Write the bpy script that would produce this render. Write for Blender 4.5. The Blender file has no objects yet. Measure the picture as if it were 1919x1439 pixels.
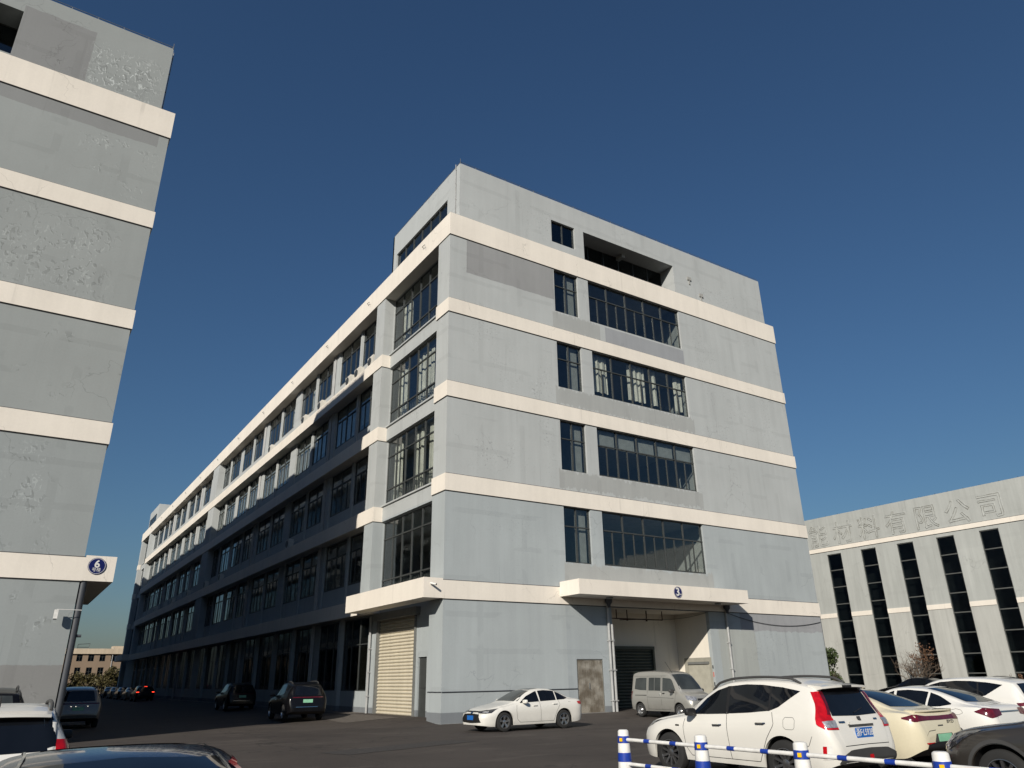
import bpy, bmesh, math, random
import numpy as np
from mathutils import Vector, Matrix
from mathutils.bvhtree import BVHTree

R_ = math.radians
random.seed(7)
SC = bpy.context.scene
COL = SC.collection

# ------------------------------------------------------------------ camera
def set_camera():
    yaw, pitch, roll = R_(56.5569), R_(21.9882), R_(-0.9204)
    f = Vector((math.cos(yaw)*math.cos(pitch), math.sin(yaw)*math.cos(pitch), math.sin(pitch)))
    r = Vector((math.sin(yaw), -math.cos(yaw), 0.0))
    u = r.cross(f)
    r2 = math.cos(roll)*r + math.sin(roll)*u
    u2 = -math.sin(roll)*r + math.cos(roll)*u
    cd = bpy.data.cameras.new('camera')
    co = bpy.data.objects.new('camera', cd); COL.objects.link(co)
    cd.sensor_width = 36.0; cd.lens = 1364.84/1919*36.0
    cd.clip_start = 0.1; cd.clip_end = 3000
    m = Matrix((( r2.x, u2.x, -f.x, -14.8604), (r2.y, u2.y, -f.y, -27.9685), (r2.z, u2.z, -f.z, 1.65), (0, 0, 0, 1)))
    co.matrix_world = m
    SC.camera = co
set_camera()

# ------------------------------------------------------------------ sky, sun, exposure
SUN_TRAVEL = Vector((0.711, 0.547, -0.442)).normalized()
W = bpy.data.worlds.new('World'); SC.world = W; W.use_nodes = True
_nt = W.node_tree; _bg = _nt.nodes['Background']
_sky = _nt.nodes.new('ShaderNodeTexSky'); _sky.sky_type = 'NISHITA'; _sky.sun_disc = False
_sky.sun_elevation = R_(26.2); _sky.sun_rotation = R_(232.4)
_sky.air_density = 1.45; _sky.dust_density = 1.0; _sky.ozone_density = 9.0
_nt.links.new(_sky.outputs[0], _bg.inputs[0]); _bg.inputs[1].default_value = 0.0565
sd = bpy.data.lights.new('sun', 'SUN'); sd.energy = 5.0; sd.angle = R_(0.5); sd.color = (1.0, 0.93, 0.82)
so = bpy.data.objects.new('sun', sd); COL.objects.link(so)
so.rotation_euler = SUN_TRAVEL.to_track_quat('-Z', 'Y').to_euler(); so.location = (-60, -45, 60)
vs = SC.view_settings
vs.view_transform = 'Standard'; vs.look = 'None'; vs.exposure = 0.1; vs.gamma = 1.0; vs.use_curve_mapping = False
SC.render.engine = 'CYCLES'
cy = SC.cycles
cy.use_denoising = True; cy.max_bounces = 6; cy.diffuse_bounces = 3; cy.glossy_bounces = 4
cy.transmission_bounces = 4; cy.transparent_max_bounces = 12; cy.caustics_reflective = False; cy.caustics_refractive = False
cy.sample_clamp_indirect = 4.0

# ------------------------------------------------------------------ material helpers
class G:
    def __init__(s, name):
        s.m = bpy.data.materials.new(name); s.m.use_nodes = True
        s.nt = s.m.node_tree; s.b = s.nt.nodes['Principled BSDF']
        s._pos = None; s._sep = None
    def n(s, t, **kw):
        nd = s.nt.nodes.new(t)
        for k, v in kw.items(): setattr(nd, k, v)
        return nd
    def l(s, a, b): s.nt.links.new(a, b)
    def setin(s, sock, v):
        if hasattr(v, 'is_output'): s.l(v, sock)
        elif isinstance(v, (tuple, list)):
            sock.default_value = tuple(v) if len(v) == len(sock.default_value) else tuple(v)+(1.0,)
        else: sock.default_value = v
    def pos(s):
        if s._pos is None: s._pos = s.n('ShaderNodeNewGeometry').outputs['Position']
        return s._pos
    def obj(s): return s.n('ShaderNodeTexCoord').outputs['Object']
    def xyz(s, vec=None):
        if vec is None:
            if s._sep is None:
                s._sep = s.n('ShaderNodeSeparateXYZ'); s.l(s.pos(), s._sep.inputs[0])
            return s._sep.outputs
        sp = s.n('ShaderNodeSeparateXYZ'); s.l(vec, sp.inputs[0]); return sp.outputs
    def math(s, op, a, b=0.0, clamp=False):
        nd = s.n('ShaderNodeMath', operation=op); nd.use_clamp = clamp
        s.setin(nd.inputs[0], a); s.setin(nd.inputs[1], b); return nd.outputs[0]
    def mapping(s, vec, scale=(1, 1, 1), loc=(0, 0, 0)):
        nd = s.n('ShaderNodeMapping'); s.l(vec, nd.inputs[0]); nd.inputs['Scale'].default_value = scale; nd.inputs['Location'].default_value = loc
        return nd.outputs[0]
    def noise(s, vec, scale, detail=4, rough=0.55, dist=0.0):
        nd = s.n('ShaderNodeTexNoise'); s.l(vec, nd.inputs['Vector']); nd.inputs['Scale'].default_value = scale
        nd.inputs['Detail'].default_value = detail; nd.inputs['Roughness'].default_value = rough; nd.inputs['Distortion'].default_value = dist
        return nd.outputs['Fac']
    def ramp(s, f, lo, hi, a=0.0, b=1.0):
        nd = s.n('ShaderNodeMapRange'); nd.interpolation_type = 'SMOOTHSTEP'
        s.setin(nd.inputs[0], f); nd.inputs[1].default_value = lo; nd.inputs[2].default_value = hi
        nd.inputs[3].default_value = a; nd.inputs[4].default_value = b
        return nd.outputs[0]
    def mix(s, f, a, b, mode='MIX'):
        nd = s.n('ShaderNodeMix', data_type='RGBA', blend_type=mode)
        s.setin(nd.inputs['Factor'], f); s.setin(nd.inputs[6], a); s.setin(nd.inputs[7], b)
        return nd.outputs[2]
    def rect(s, a, a0, a1, z, z0, z1, soft=0.05):
        k = 1.0/soft
        m = s.math('MULTIPLY', s.math('SUBTRACT', a, a0), k, True)
        for e in (s.math('SUBTRACT', a1, a), s.math('SUBTRACT', z, z0), s.math('SUBTRACT', z1, z)):
            m = s.math('MINIMUM', m, s.math('MULTIPLY', e, k, True))
        return m
    def bump(s, h, strength=0.3, dist=0.02):
        nd = s.n('ShaderNodeBump'); s.l(h, nd.inputs['Height']); nd.inputs['Strength'].default_value = strength
        nd.inputs['Distance'].default_value = dist; s.l(nd.outputs[0], s.b.inputs['Normal'])
    def set(s, color=None, rough=None, metal=None, coat=None, spec=None):
        if color is not None: s.setin(s.b.inputs['Base Color'], color)
        if rough is not None: s.setin(s.b.inputs['Roughness'], rough)
        if metal is not None: s.b.inputs['Metallic'].default_value = metal
        if coat is not None: s.b.inputs['Coat Weight'].default_value = coat; s.b.inputs['Coat Roughness'].default_value = 0.04
        if spec is not None: s.b.inputs['Specular IOR Level'].default_value = spec
        return s

def wall_paint(name, base, patches=(), low=None, zones=(), bubbles=(), streak=0.10, repair=0.06, drips=0.11):
    """painted render wall: patches (axis, a0,a1,z0,z1,colour,edge noise), speckle zones, blistered paint zones"""
    g = G(name); p = g.pos(); X = g.xyz()
    big = g.noise(p, 0.35, 5, 0.6)
    st = g.noise(g.mapping(p, (2.2, 2.2, 0.16)), 1.0, 5, 0.65)
    fine = g.noise(p, 14, 3, 0.6)
    c = base
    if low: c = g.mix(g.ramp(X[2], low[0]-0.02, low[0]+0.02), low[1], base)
    v = g.math('ADD', g.math('ADD', g.math('MULTIPLY', g.math('SUBTRACT', big, 0.5), 0.28), g.math('MULTIPLY', g.math('SUBTRACT', st, 0.5), streak*3.2)), g.math('MULTIPLY', g.math('SUBTRACT', fine, 0.5), 0.10))
    v = g.math('ADD', v, 1.0)
    wob = g.math('MULTIPLY', g.math('SUBTRACT', g.noise(p, 1.7, 4, 0.6), 0.5), 1.0)
    # crack repairs rolled over in straight strips
    hx = g.math('ADD', g.math('ADD', X[0], X[1]), g.math('MULTIPLY', wob, 0.10))
    hz = g.math('ADD', X[2], g.math('MULTIPLY', wob, 0.10))
    def strips(c, period, width, shift):
        fr_ = g.math('FRACT', g.math('DIVIDE', g.math('ADD', c, shift), period))
        return g.math('MULTIPLY', g.ramp(fr_, 0.0, 0.012), g.ramp(fr_, width, width-0.012, 0.0, 1.0) if False else g.math('LESS_THAN', fr_, width))
    mk1 = g.ramp(g.noise(g.mapping(p, (0.35, 0.35, 0.5)), 1.0, 2, 0.5), 0.50, 0.53)
    mk2 = g.ramp(g.noise(g.mapping(p, (0.3, 0.3, 0.6), (9, 4, 1)), 1.0, 2, 0.5), 0.50, 0.53)
    rr = g.math('MAXIMUM', g.math('MULTIPLY', strips(hx, 2.35, 0.13, 0.7), mk1), g.math('MULTIPLY', strips(hz, 1.47, 0.16, 0.35), mk2))
    v = g.math('MULTIPLY', v, g.math('SUBTRACT', 1.0, g.math('MULTIPLY', rr, repair)))
    dr = g.noise(g.mapping(p, (4.5, 4.5, 0.10), (2, 5, 0)), 1.0, 3, 0.55)
    drm = g.math('MULTIPLY', g.ramp(dr, 0.62, 0.72), g.ramp(g.noise(p, 0.5, 2), 0.42, 0.6))
    v = g.math('MULTIPLY', v, g.math('SUBTRACT', 1.0, g.math('MULTIPLY', drm, drips)))
    for ax, a0, a1, z0, z1, colr, en in patches:
        A = g.math('ADD', X[0 if ax == 'x' else 1], g.math('MULTIPLY', wob, en*0.4))
        Z = g.math('ADD', X[2], g.math('MULTIPLY', wob, en))
        if 0.25 <= en <= 0.4 and ax == 'x' and a0 > 6: Z = g.math('ADD', Z, g.math('MULTIPLY', g.math('SUBTRACT', g.noise(g.mapping(p, (5, 5, 0.25)), 1.0, 4, 0.6), 0.5), 0.9))
        c = g.mix(g.rect(A, a0, a1, Z, z0, z1, 0.02 if en < 0.8 else 0.05), c, colr)
    vo = g.n('ShaderNodeTexVoronoi'); vo.feature = 'DISTANCE_TO_EDGE'; vo.inputs['Scale'].default_value = 0.42
    wv = g.n('ShaderNodeVectorMath', operation='ADD'); g.l(p, wv.inputs[0]); nc = g.n('ShaderNodeTexNoise'); nc.inputs['Scale'].default_value = 1.4; nc.inputs['Detail'].default_value = 5; g.l(p, nc.inputs['Vector'])
    g.l(nc.outputs['Color'], wv.inputs[1]); g.l(wv.outputs[0], vo.inputs['Vector'])
    ck = g.math('MULTIPLY', g.ramp(vo.outputs['Distance'], 0.0, 0.008, 1.0, 0.0), g.ramp(g.noise(g.mapping(p, (0.3, 0.3, 0.3), (1, 7, 3)), 1.0, 2), 0.52, 0.60))
    v = g.math('MULTIPLY', v, g.math('SUBTRACT', 1.0, g.math('MULTIPLY', ck, 0.22)))
    h = g.math('MULTIPLY', fine, 0.2)
    for ax, a0, a1, z0, z1, amt in zones:        # pock-marked paint
        A = X[0 if ax == 'x' else 1]
        zn = g.noise(g.mapping(p, (0.55, 0.55, 0.22), (a0, 0, z0)), 1.0, 4, 0.6)
        cl = g.math('MULTIPLY', g.rect(A, a0, a1, X[2], z0, z1, 0.9), g.ramp(zn, 0.44, 0.62))
        sp = g.noise(p, 9.0, 2, 0.5)
        dk = g.math('MULTIPLY', cl, g.ramp(sp, 0.60, 0.66))
        lt = g.math('MULTIPLY', cl, g.ramp(g.noise(g.mapping(p, (1, 1, 1), (3.3, 1, 9.1)), 9.0, 2, 0.5), 0.60, 0.68))
        v = g.math('MULTIPLY', v, g.math('SUBTRACT', 1.0, g.math('MULTIPLY', dk, amt)))
        v = g.math('MULTIPLY', v, g.math('ADD', 1.0, g.math('MULTIPLY', lt, amt*0.55)))
        h = g.math('ADD', h, g.math('SUBTRACT', lt, dk))
    for ax, a0, a1, z0, z1, dens, whit in bubbles:   # blistered and torn paint film, its edges shaded as relief in the colour
        A = X[0 if ax == 'x' else 1]
        n1 = g.noise(g.mapping(p, (1, 1, 0.7), (a0, 0, z0)), 5.2, 2, 0.5, 1.0)
        n2 = g.noise(g.mapping(p, (1, 1, 0.7), (a0+0.025, 0, z0+0.03)), 5.2, 2, 0.5, 1.0)
        zn = g.noise(g.mapping(p, (0.8, 0.8, 0.8), (z0, 2, a0)), 1.0, 3, 0.6)
        cl = g.math('MULTIPLY', g.rect(A, a0, a1, X[2], z0, z1, 0.8), g.ramp(zn, 0.56-dens, 0.66-dens))
        k = g.math('MULTIPLY', cl, g.ramp(n1, 0.585, 0.605))
        k2 = g.math('MULTIPLY', cl, g.ramp(n2, 0.588, 0.608))
        edge = g.math('SUBTRACT', k, k2, True)
        edge_lit = g.math('SUBTRACT', k2, k, True)
        v = g.math('MULTIPLY', v, g.math('SUBTRACT', 1.0, g.math('MULTIPLY', edge, 0.12)))
        lt_ = g.math('MULTIPLY', cl, g.ramp(g.noise(g.mapping(p, (1, 1, 0.6), (z0, 3, a0)), 6.5, 2, 0.5, 1.5), 0.615, 0.635))
        v = g.math('MULTIPLY', v, g.math('ADD', 1.0, g.math('ADD', g.math('MULTIPLY', edge_lit, whit*0.35), g.math('MULTIPLY', lt_, whit*0.55))))
        v = g.math('MULTIPLY', v, g.math('SUBTRACT', 1.0, g.math('MULTIPLY', k, 0.17)))
    cc = g.n('ShaderNodeCombineColor')
    for i in range(3): g.l(v, cc.inputs[i])
    c = g.mix(1.0, c, cc.outputs[0], 'MULTIPLY')
    g.set(c, 0.85, spec=0.25); g.bump(h, 0.35, 0.01)
    return g.m

def plain(name, col, rough=0.6, metal=0.0, coat=0.0, var=0.12, scale=3.0, streaks=False, spec=0.4):
    g = G(name); p = g.obj()
    nz = g.noise(g.mapping(p, (1, 1, 0.15)) if streaks else p, scale, 5, 0.6)
    c = g.mix(g.ramp(nz, 0.25, 0.75), tuple(k*(1-var) for k in col), tuple(min(1, k*(1+var)) for k in col))
    g.set(c, rough, metal, coat, spec)
    return g.m

def emit(name, col, strength):
    g = G(name); g.set((0.2, 0.01, 0.01), 0.3)
    g.b.inputs['Emission Color'].default_value = (*col, 1); g.b.inputs['Emission Strength'].default_value = strength
    return g.m

def glass(name, tint, refl=1.0):
    g = G(name); nt = g.nt; out = nt.nodes['Material Output']
    nt.nodes.remove(g.b)
    tr = g.n('ShaderNodeBsdfTransparent'); tr.inputs[0].default_value = (*tint, 1)
    gl = g.n('ShaderNodeBsdfGlossy'); gl.inputs['Roughness'].default_value = 0.03; gl.inputs[0].default_value = (0.9, 0.95, 1, 1)
    fr = g.n('ShaderNodeLayerWeight'); fr.inputs['Blend'].default_value = 0.5
    fac = g.math('ADD', 0.07, g.math('MULTIPLY', g.math('POWER', fr.outputs['Facing'], 5.0), 0.75))
    p = g.pos()
    bp = g.n('ShaderNodeBump'); bp.inputs['Strength'].default_value = 0.06; bp.inputs['Distance'].default_value = 0.05
    g.l(g.noise(p, 1.3, 2), bp.inputs['Height']); g.l(bp.outputs[0], gl.inputs['Normal'])
    mx = g.n('ShaderNodeMixShader'); g.l(g.math('MULTIPLY', fac, refl, True), mx.inputs[0]); g.l(tr.outputs[0], mx.inputs[1]); g.l(gl.outputs[0], mx.inputs[2])
    g.l(mx.outputs[0], out.inputs[0])
    return g.m

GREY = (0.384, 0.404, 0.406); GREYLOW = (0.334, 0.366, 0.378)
DK = (0.262, 0.268, 0.272); DK2 = (0.275, 0.288, 0.305)
stain = (0.318, 0.330, 0.326)
M = {}
M['wall3'] = wall_paint('render_paint_grey', GREY,
    patches=[('x', 0.95, 6.47, 20.72, 22.68, DK, 0.12), ('x', 9.95, 16.15, 19.0, 19.98, DK2, 0.05),
             ('x', 6.3, 16.4, 14.7, 15.62, stain, 0.25), ('x', 6.3, 16.4, 10.3, 11.2, stain, 0.35), ('x', 6.4, 16.5, 5.6, 6.68, stain, 0.35), ('x', 6.3, 9.6, 19.0, 20.0, stain, 0.25),
             ('x', 18.2, 25.6, 3.85, 4.9, (0.275, 0.282, 0.295), 0.45), ('x', 16.4, 19.3, 0.0, 3.9, (0.325, 0.345, 0.335), 0.6),
             ('x', 6.36, 9.15, 0.3, 4.9, (0.31, 0.342, 0.358), 0.02), ('x', -1, 30, 0.0, 0.42, (0.17, 0.185, 0.2), 0.02), ('y', 0.3, 110, 0.0, 0.42, (0.17, 0.185, 0.2), 0.02)],
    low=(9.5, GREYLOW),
    zones=[('x', 1.0, 6.4, 10.3, 19.5, 0.30), ('x', 1.0, 7.5, 23.9, 26.8, 0.28), ('x', 16.5, 25, 14.0, 26.0, 0.22), ('x', 17.5, 25, 0.6, 4.2, 0.2), ('x', 1.5, 6.5, 5.4, 9.5, 0.10)], streak=0.07)
M['wall6'] = wall_paint('render_paint_grey_blistered', (0.270, 0.290, 0.289),
    patches=[('x', -19.14, -16.62, 23.0, 26.62, (0.215, 0.222, 0.225), 0.18), ('x', -20.5, -13.66, 22.05, 22.8, (0.218, 0.226, 0.228), 0.2),
             ('x', -40, -13.0, 0.0, 2.25, (0.215, 0.218, 0.216), 0.22)],
    low=(9.5, (0.265, 0.288, 0.291)),
    bubbles=[('x', -16.9, -13.8, 23.7, 26.4, 0.20, 1.3), ('x', -18.6, -14.0, 14.5, 18.2, 0.16, 0.35), ('x', -16.5, -13.3, 19.0, 22.4, 0.08, 0.5), ('x', -17.4, -14.2, 5.3, 9.5, 0.09, 0.4), ('x', -19, -14, 10.0, 13.9, 0.0, 0.2), ('x', -17.5, -13.3, 0.8, 4.9, 0.03, 0.35), ('x', -19.1, -16.7, 23.8, 26, 0.04, 0.3)], streak=0.04)
M['wallR'] = wall_paint('render_paint_stained', (0.355, 0.37, 0.358), low=(5.8, (0.39, 0.395, 0.375)), streak=0.17, repair=0.03,
    patches=[('y', -3.2, -1.6, 6.2, 9.6, (0.37, 0.385, 0.372), 0.15)])
M['cream'] = wall_paint('cream_band_paint', (0.70, 0.652, 0.582), streak=0.06, repair=0.0, drips=0.13)
M['creamin'] = wall_paint('cream_wall_paint', (0.68, 0.64, 0.565), streak=0.05, repair=0.0)
M['interior'] = plain('interior_paint', (0.30, 0.30, 0.285), 0.9)
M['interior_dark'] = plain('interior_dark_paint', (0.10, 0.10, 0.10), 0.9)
M['groove'] = plain('joint_sealant', (0.05, 0.052, 0.055), 0.9)
M['frame'] = plain('window_frame_aluminium', (0.062, 0.067, 0.066), 0.45, 0.3)
M['frame_lt'] = plain('window_frame_grey', (0.17, 0.175, 0.17), 0.5, 0.2)
M['frame_mid'] = plain('window_frame_mid_grey', (0.10, 0.105, 0.10), 0.5, 0.2)
M['glass'] = glass('window_glass', (0.84, 0.87, 0.87))
M['glass_dk'] = glass('dark_window_glass', (0.42, 0.46, 0.47), 1.0)
M['steel'] = None
M['pvc'] = plain('grey_pipe_plastic', (0.33, 0.335, 0.335), 0.45)
M['pvc_dk'] = plain('dark_pipe_paint', (0.06, 0.065, 0.075), 0.45)
M['shut_cream'] = plain('roller_shutter_cream_paint', (0.52, 0.475, 0.375), 0.5, var=0.08, streaks=True)
M['shut_green'] = plain('roller_shutter_dark_green_paint', (0.045, 0.058, 0.052), 0.5, var=0.15)
M['door_grey'] = plain('grey_steel_door_paint', (0.34, 0.33, 0.28), 0.5)
M['black'] = plain('black_plastic', (0.012, 0.012, 0.013), 0.5)
M['rubber'] = plain('tyre_rubber', (0.018, 0.018, 0.018), 0.85)
M['white'] = plain('white_plastic', (0.64, 0.635, 0.61), 0.45, var=0.14, scale=7.0)
M['offwhite'] = plain('aged_white_casing', (0.55, 0.53, 0.48), 0.5)
M['blue'] = plain('blue_band_plastic', (0.010, 0.038, 0.27), 0.42, var=0.22, scale=6.0)
M['navy'] = plain('navy_sign_enamel', (0.006, 0.010, 0.085), 0.3, var=0.05)
M['yellow'] = plain('yellow_reflector', (0.75, 0.42, 0.01), 0.25)
M['rust'] = plain('sprinkler_pipe_paint', (0.03, 0.012, 0.01), 0.6)
M['curtain'] = plain('curtain_cloth', (0.62, 0.58, 0.50), 0.9)
M['brown_panel'] = plain('brown_panel_colour', (0.16, 0.12, 0.085), 0.6)
M['blind'] = plain('roller_blind_cloth', (0.50, 0.475, 0.41), 0.9)
M['beige'] = wall_paint('beige_tile_wall', (0.235, 0.175, 0.125), streak=0.05, repair=0.0)
M['beige_lt'] = wall_paint('weathered_cornice', (0.48, 0.40, 0.30), streak=0.16, repair=0.0)
M['concrete'] = plain('concrete', (0.22, 0.21, 0.20), 0.85)
def _steel():
    g = G('dented_stainless_sheet'); p = g.pos()
    n = g.noise(p, 3.2, 3, 0.5, 0.6); r = g.noise(g.mapping(p, (9, 9, 0.6)), 4, 3)
    g.set(g.mix(g.ramp(g.noise(p, 1.8, 4), 0.35, 0.7), (0.26, 0.22, 0.17), (0.58, 0.53, 0.45)), g.ramp(r, 0.3, 0.7, 0.26, 0.42), 0.62); g.bump(n, 0.45, 0.06)
    return g.m
M['steel'] = _steel()
def _asphalt():
    g = G('asphalt'); p = g.pos()
    a = g.noise(p, 0.22, 6, 0.62); b = g.noise(p, 42, 3, 0.7); d = g.noise(g.mapping(p, (0.35, 0.9, 1)), 0.9, 5, 0.65, 0.5)
    c = g.mix(g.ramp(a, 0.3, 0.7), (0.054, 0.045, 0.040), (0.078, 0.066, 0.058))
    c = g.mix(g.ramp(d, 0.54, 0.64, 0, 0.6), c, (0.100, 0.086, 0.075))
    tm = g.noise(g.mapping(p, (0.12, 1.5, 1), (3, 1, 0)), 1.0, 4, 0.6, 0.3)
    c = g.mix(g.ramp(tm, 0.56, 0.66, 0, 0.45), c, (0.034, 0.030, 0.028))
    c = g.mix(g.ramp(b, 0.35, 0.75, 0, 0.45), c, (0.035, 0.033, 0.031))
    c = g.mix(g.ramp(g.noise(p, 75, 2, 0.7), 0.66, 0.74, 0, 0.5), c, (0.15, 0.14, 0.13))
    o = g.noise(p, 1.6, 3, 0.55, 0.4)
    c = g.mix(g.ramp(o, 0.66, 0.70, 0, 0.55), c, (0.026, 0.025, 0.025))
    w = g.noise(g.mapping(p, (3.0, 9.0, 1)), 1.0, 4, 0.6, 0.8)
    c = g.mix(g.math('MULTIPLY', g.ramp(w, 0.70, 0.73), g.ramp(g.noise(p, 0.8, 2), 0.5, 0.6, 0, 0.5)), c, (0.28, 0.27, 0.25))
    vo = g.n('ShaderNodeTexVoronoi'); vo.feature = 'DISTANCE_TO_EDGE'; vo.inputs['Scale'].default_value = 0.22
    wv = g.n('ShaderNodeVectorMath', operation='ADD'); g.l(p, wv.inputs[0])
    nc = g.n('ShaderNodeTexNoise'); nc.inputs['Scale'].default_value = 0.9; nc.inputs['Detail'].default_value = 5; g.l(p, nc.inputs['Vector'])
    g.l(nc.outputs['Color'], wv.inputs[1]); g.l(wv.outputs[0], vo.inputs['Vector'])
    c = g.mix(g.ramp(vo.outputs['Distance'], 0.0, 0.006, 0.7, 0.0), c, (0.022, 0.021, 0.02))
    g.set(c, g.ramp(a, 0.3, 0.7, 0.78, 0.92), spec=0.25); g.bump(b, 0.5, 0.012)
    return g.m
M['asphalt'] = _asphalt()

# ------------------------------------------------------------------ object helpers
def link(name, me, mat, parent=None, smooth=None):
    o = bpy.data.objects.new(name, me); COL.objects.link(o)
    if mat is not None and not me.materials: me.materials.append(mat)
    if parent is not None:
        o.parent = parent; o.matrix_parent_inverse = Matrix.Translation(-root_loc(parent))
    return o
LOC = {}
def root_loc(p):
    while p.parent is not None: p = p.parent
    return LOC.get(p.name, Vector((0, 0, 0)))
def tag(o, label=None, cat=None, group=None, kind=None):
    if label: o['label'] = label
    if cat: o['category'] = cat
    if group: o['group'] = group
    if kind: o['kind'] = kind
    return o
def empty(name, loc, label, cat, group=None):
    o = bpy.data.objects.new(name, None); COL.objects.link(o); o.location = loc; LOC[o.name] = Vector(loc)
    o.empty_display_size = 0.3
    return tag(o, label, cat, group)
def child(name, me, mat, parent):
    """child mesh given in world coordinates; parent chain has only a translated root"""
    o = bpy.data.objects.new(name, me); COL.objects.link(o)
    if mat is not None and not me.materials: me.materials.append(mat)
    o.parent = parent
    if parent.type == 'EMPTY': o.matrix_parent_inverse = Matrix.Translation(-LOC.get(parent.name, Vector((0, 0, 0))))
    return o

class MB:
    def __init__(s): s.v = []; s.f = []
    def quad(s, a, b, c, d):
        i = len(s.v); s.v += [a, b, c, d]; s.f.append((i, i+1, i+2, i+3))
    def box(s, x0, x1, y0, y1, z0, z1):
        x0, x1 = min(x0, x1), max(x0, x1); y0, y1 = min(y0, y1), max(y0, y1); z0, z1 = min(z0, z1), max(z0, z1)
        i = len(s.v)
        s.v += [(x0, y0, z0), (x1, y0, z0), (x1, y1, z0), (x0, y1, z0), (x0, y0, z1), (x1, y0, z1), (x1, y1, z1), (x0, y1, z1)]
        s.f += [(i, i+3, i+2, i+1), (i+4, i+5, i+6, i+7), (i, i+1, i+5, i+4), (i+1, i+2, i+6, i+5), (i+2, i+3, i+7, i+6), (i+3, i, i+4, i+7)]
        return s
    def mbox(s, Mp, u0, u1, d0, d1, z0, z1):
        a = Mp(u0, d0, z0); b = Mp(u1, d1, z1)
        return s.box(a[0], b[0], a[1], b[1], a[2], b[2])
    def tube(s, pts, r, n=8, r2=None, caps=True):
        pts = [Vector(p) for p in pts]; rings = []
        up = Vector((0, 0, 1))
        for k, p in enumerate(pts):
            t = (pts[min(k+1, len(pts)-1)] - pts[max(k-1, 0)]).normalized()
            a = t.cross(up)
            if a.length < 1e-3: a = t.cross(Vector((1, 0, 0)))
            a.normalize(); b = t.cross(a)
            rr = r if r2 is None else r + (r2-r)*k/max(1, len(pts)-1)
            i = len(s.v)
            s.v += [tuple(p + a*(rr*math.cos(2*math.pi*j/n)) + b*(rr*math.sin(2*math.pi*j/n))) for j in range(n)]
            rings.append(i)
        for a, b in zip(rings, rings[1:]):
            for j in range(n): s.f.append((a+j, a+(j+1) % n, b+(j+1) % n, b+j))
        if caps:
            s.f.append(tuple(range(rings[0], rings[0]+n))[::-1]); s.f.append(tuple(range(rings[-1], rings[-1]+n)))
        return s
    def lathe(s, prof, c, n=24, axis='z', a0=0, caps=True):
        rings = []
        for r, h in prof:
            i = len(s.v)
            for j in range(n):
                t = 2*math.pi*j/n + a0
                if axis == 'z': s.v.append((c[0]+r*math.cos(t), c[1]+r*math.sin(t), c[2]+h))
                elif axis == 'y': s.v.append((c[0]+r*math.cos(t), c[1]+h, c[2]+r*math.sin(t)))
                else: s.v.append((c[0]+h, c[1]+r*math.cos(t), c[2]+r*math.sin(t)))
            rings.append(i)
        for a, b in zip(rings, rings[1:]):
            for j in range(n): s.f.append((a+j, a+(j+1) % n, b+(j+1) % n, b+j))
        if caps: s.f.append(tuple(range(rings[0], rings[0]+n))[::-1]); s.f.append(tuple(range(rings[-1], rings[-1]+n)))
        return s
    def mesh(s, name, smooth=None):
        me = bpy.data.meshes.new(name); me.from_pydata(s.v, [], s.f); me.update()
        if smooth is not None:
            me.polygons.foreach_set('use_smooth', [True]*len(me.polygons)); me.set_sharp_from_angle(angle=R_(smooth))
        return me

def add(name, mb, mat, parent=None, smooth=None):
    me = mb.mesh(name, smooth)
    if parent is None:
        o = bpy.data.objects.new(name, me); COL.objects.link(o); me.materials.append(mat); return o
    return child(name, me, mat, parent)

def text_mesh(txt, size, extrude=0.004, outline=None, bold=0.0):
    cu = bpy.data.curves.new('lettering', 'FONT'); cu.body = txt; cu.size = size; cu.align_x = 'CENTER'; cu.align_y = 'CENTER'
    cu.resolution_u = 3
    if outline:
        cu.fill_mode = 'NONE'; cu.bevel_depth = outline; cu.bevel_resolution = 1
    else:
        cu.extrude = extrude; cu.offset = bold
    ob = bpy.data.objects.new('lettering', cu); COL.objects.link(ob)
    bpy.context.view_layer.update()
    me = bpy.data.meshes.new_from_object(ob.evaluated_get(bpy.context.evaluated_depsgraph_get()))
    bpy.data.objects.remove(ob); bpy.data.curves.remove(cu)
    me.materials.clear()
    return me
def place_text(name, txt, size, mat, parent, loc, right, up, extrude=0.004, outline=None, bold=0.0):
    me = text_mesh(txt, size, extrude, outline, bold)
    r = Vector(right).normalized(); u = Vector(up).normalized(); n = r.cross(u)
    mm = Matrix(((r.x, u.x, n.x, loc[0]), (r.y, u.y, n.y, loc[1]), (r.z, u.z, n.z, loc[2]), (0, 0, 0, 1)))
    me.transform(mm)
    return child(name, me, mat, parent)

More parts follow.
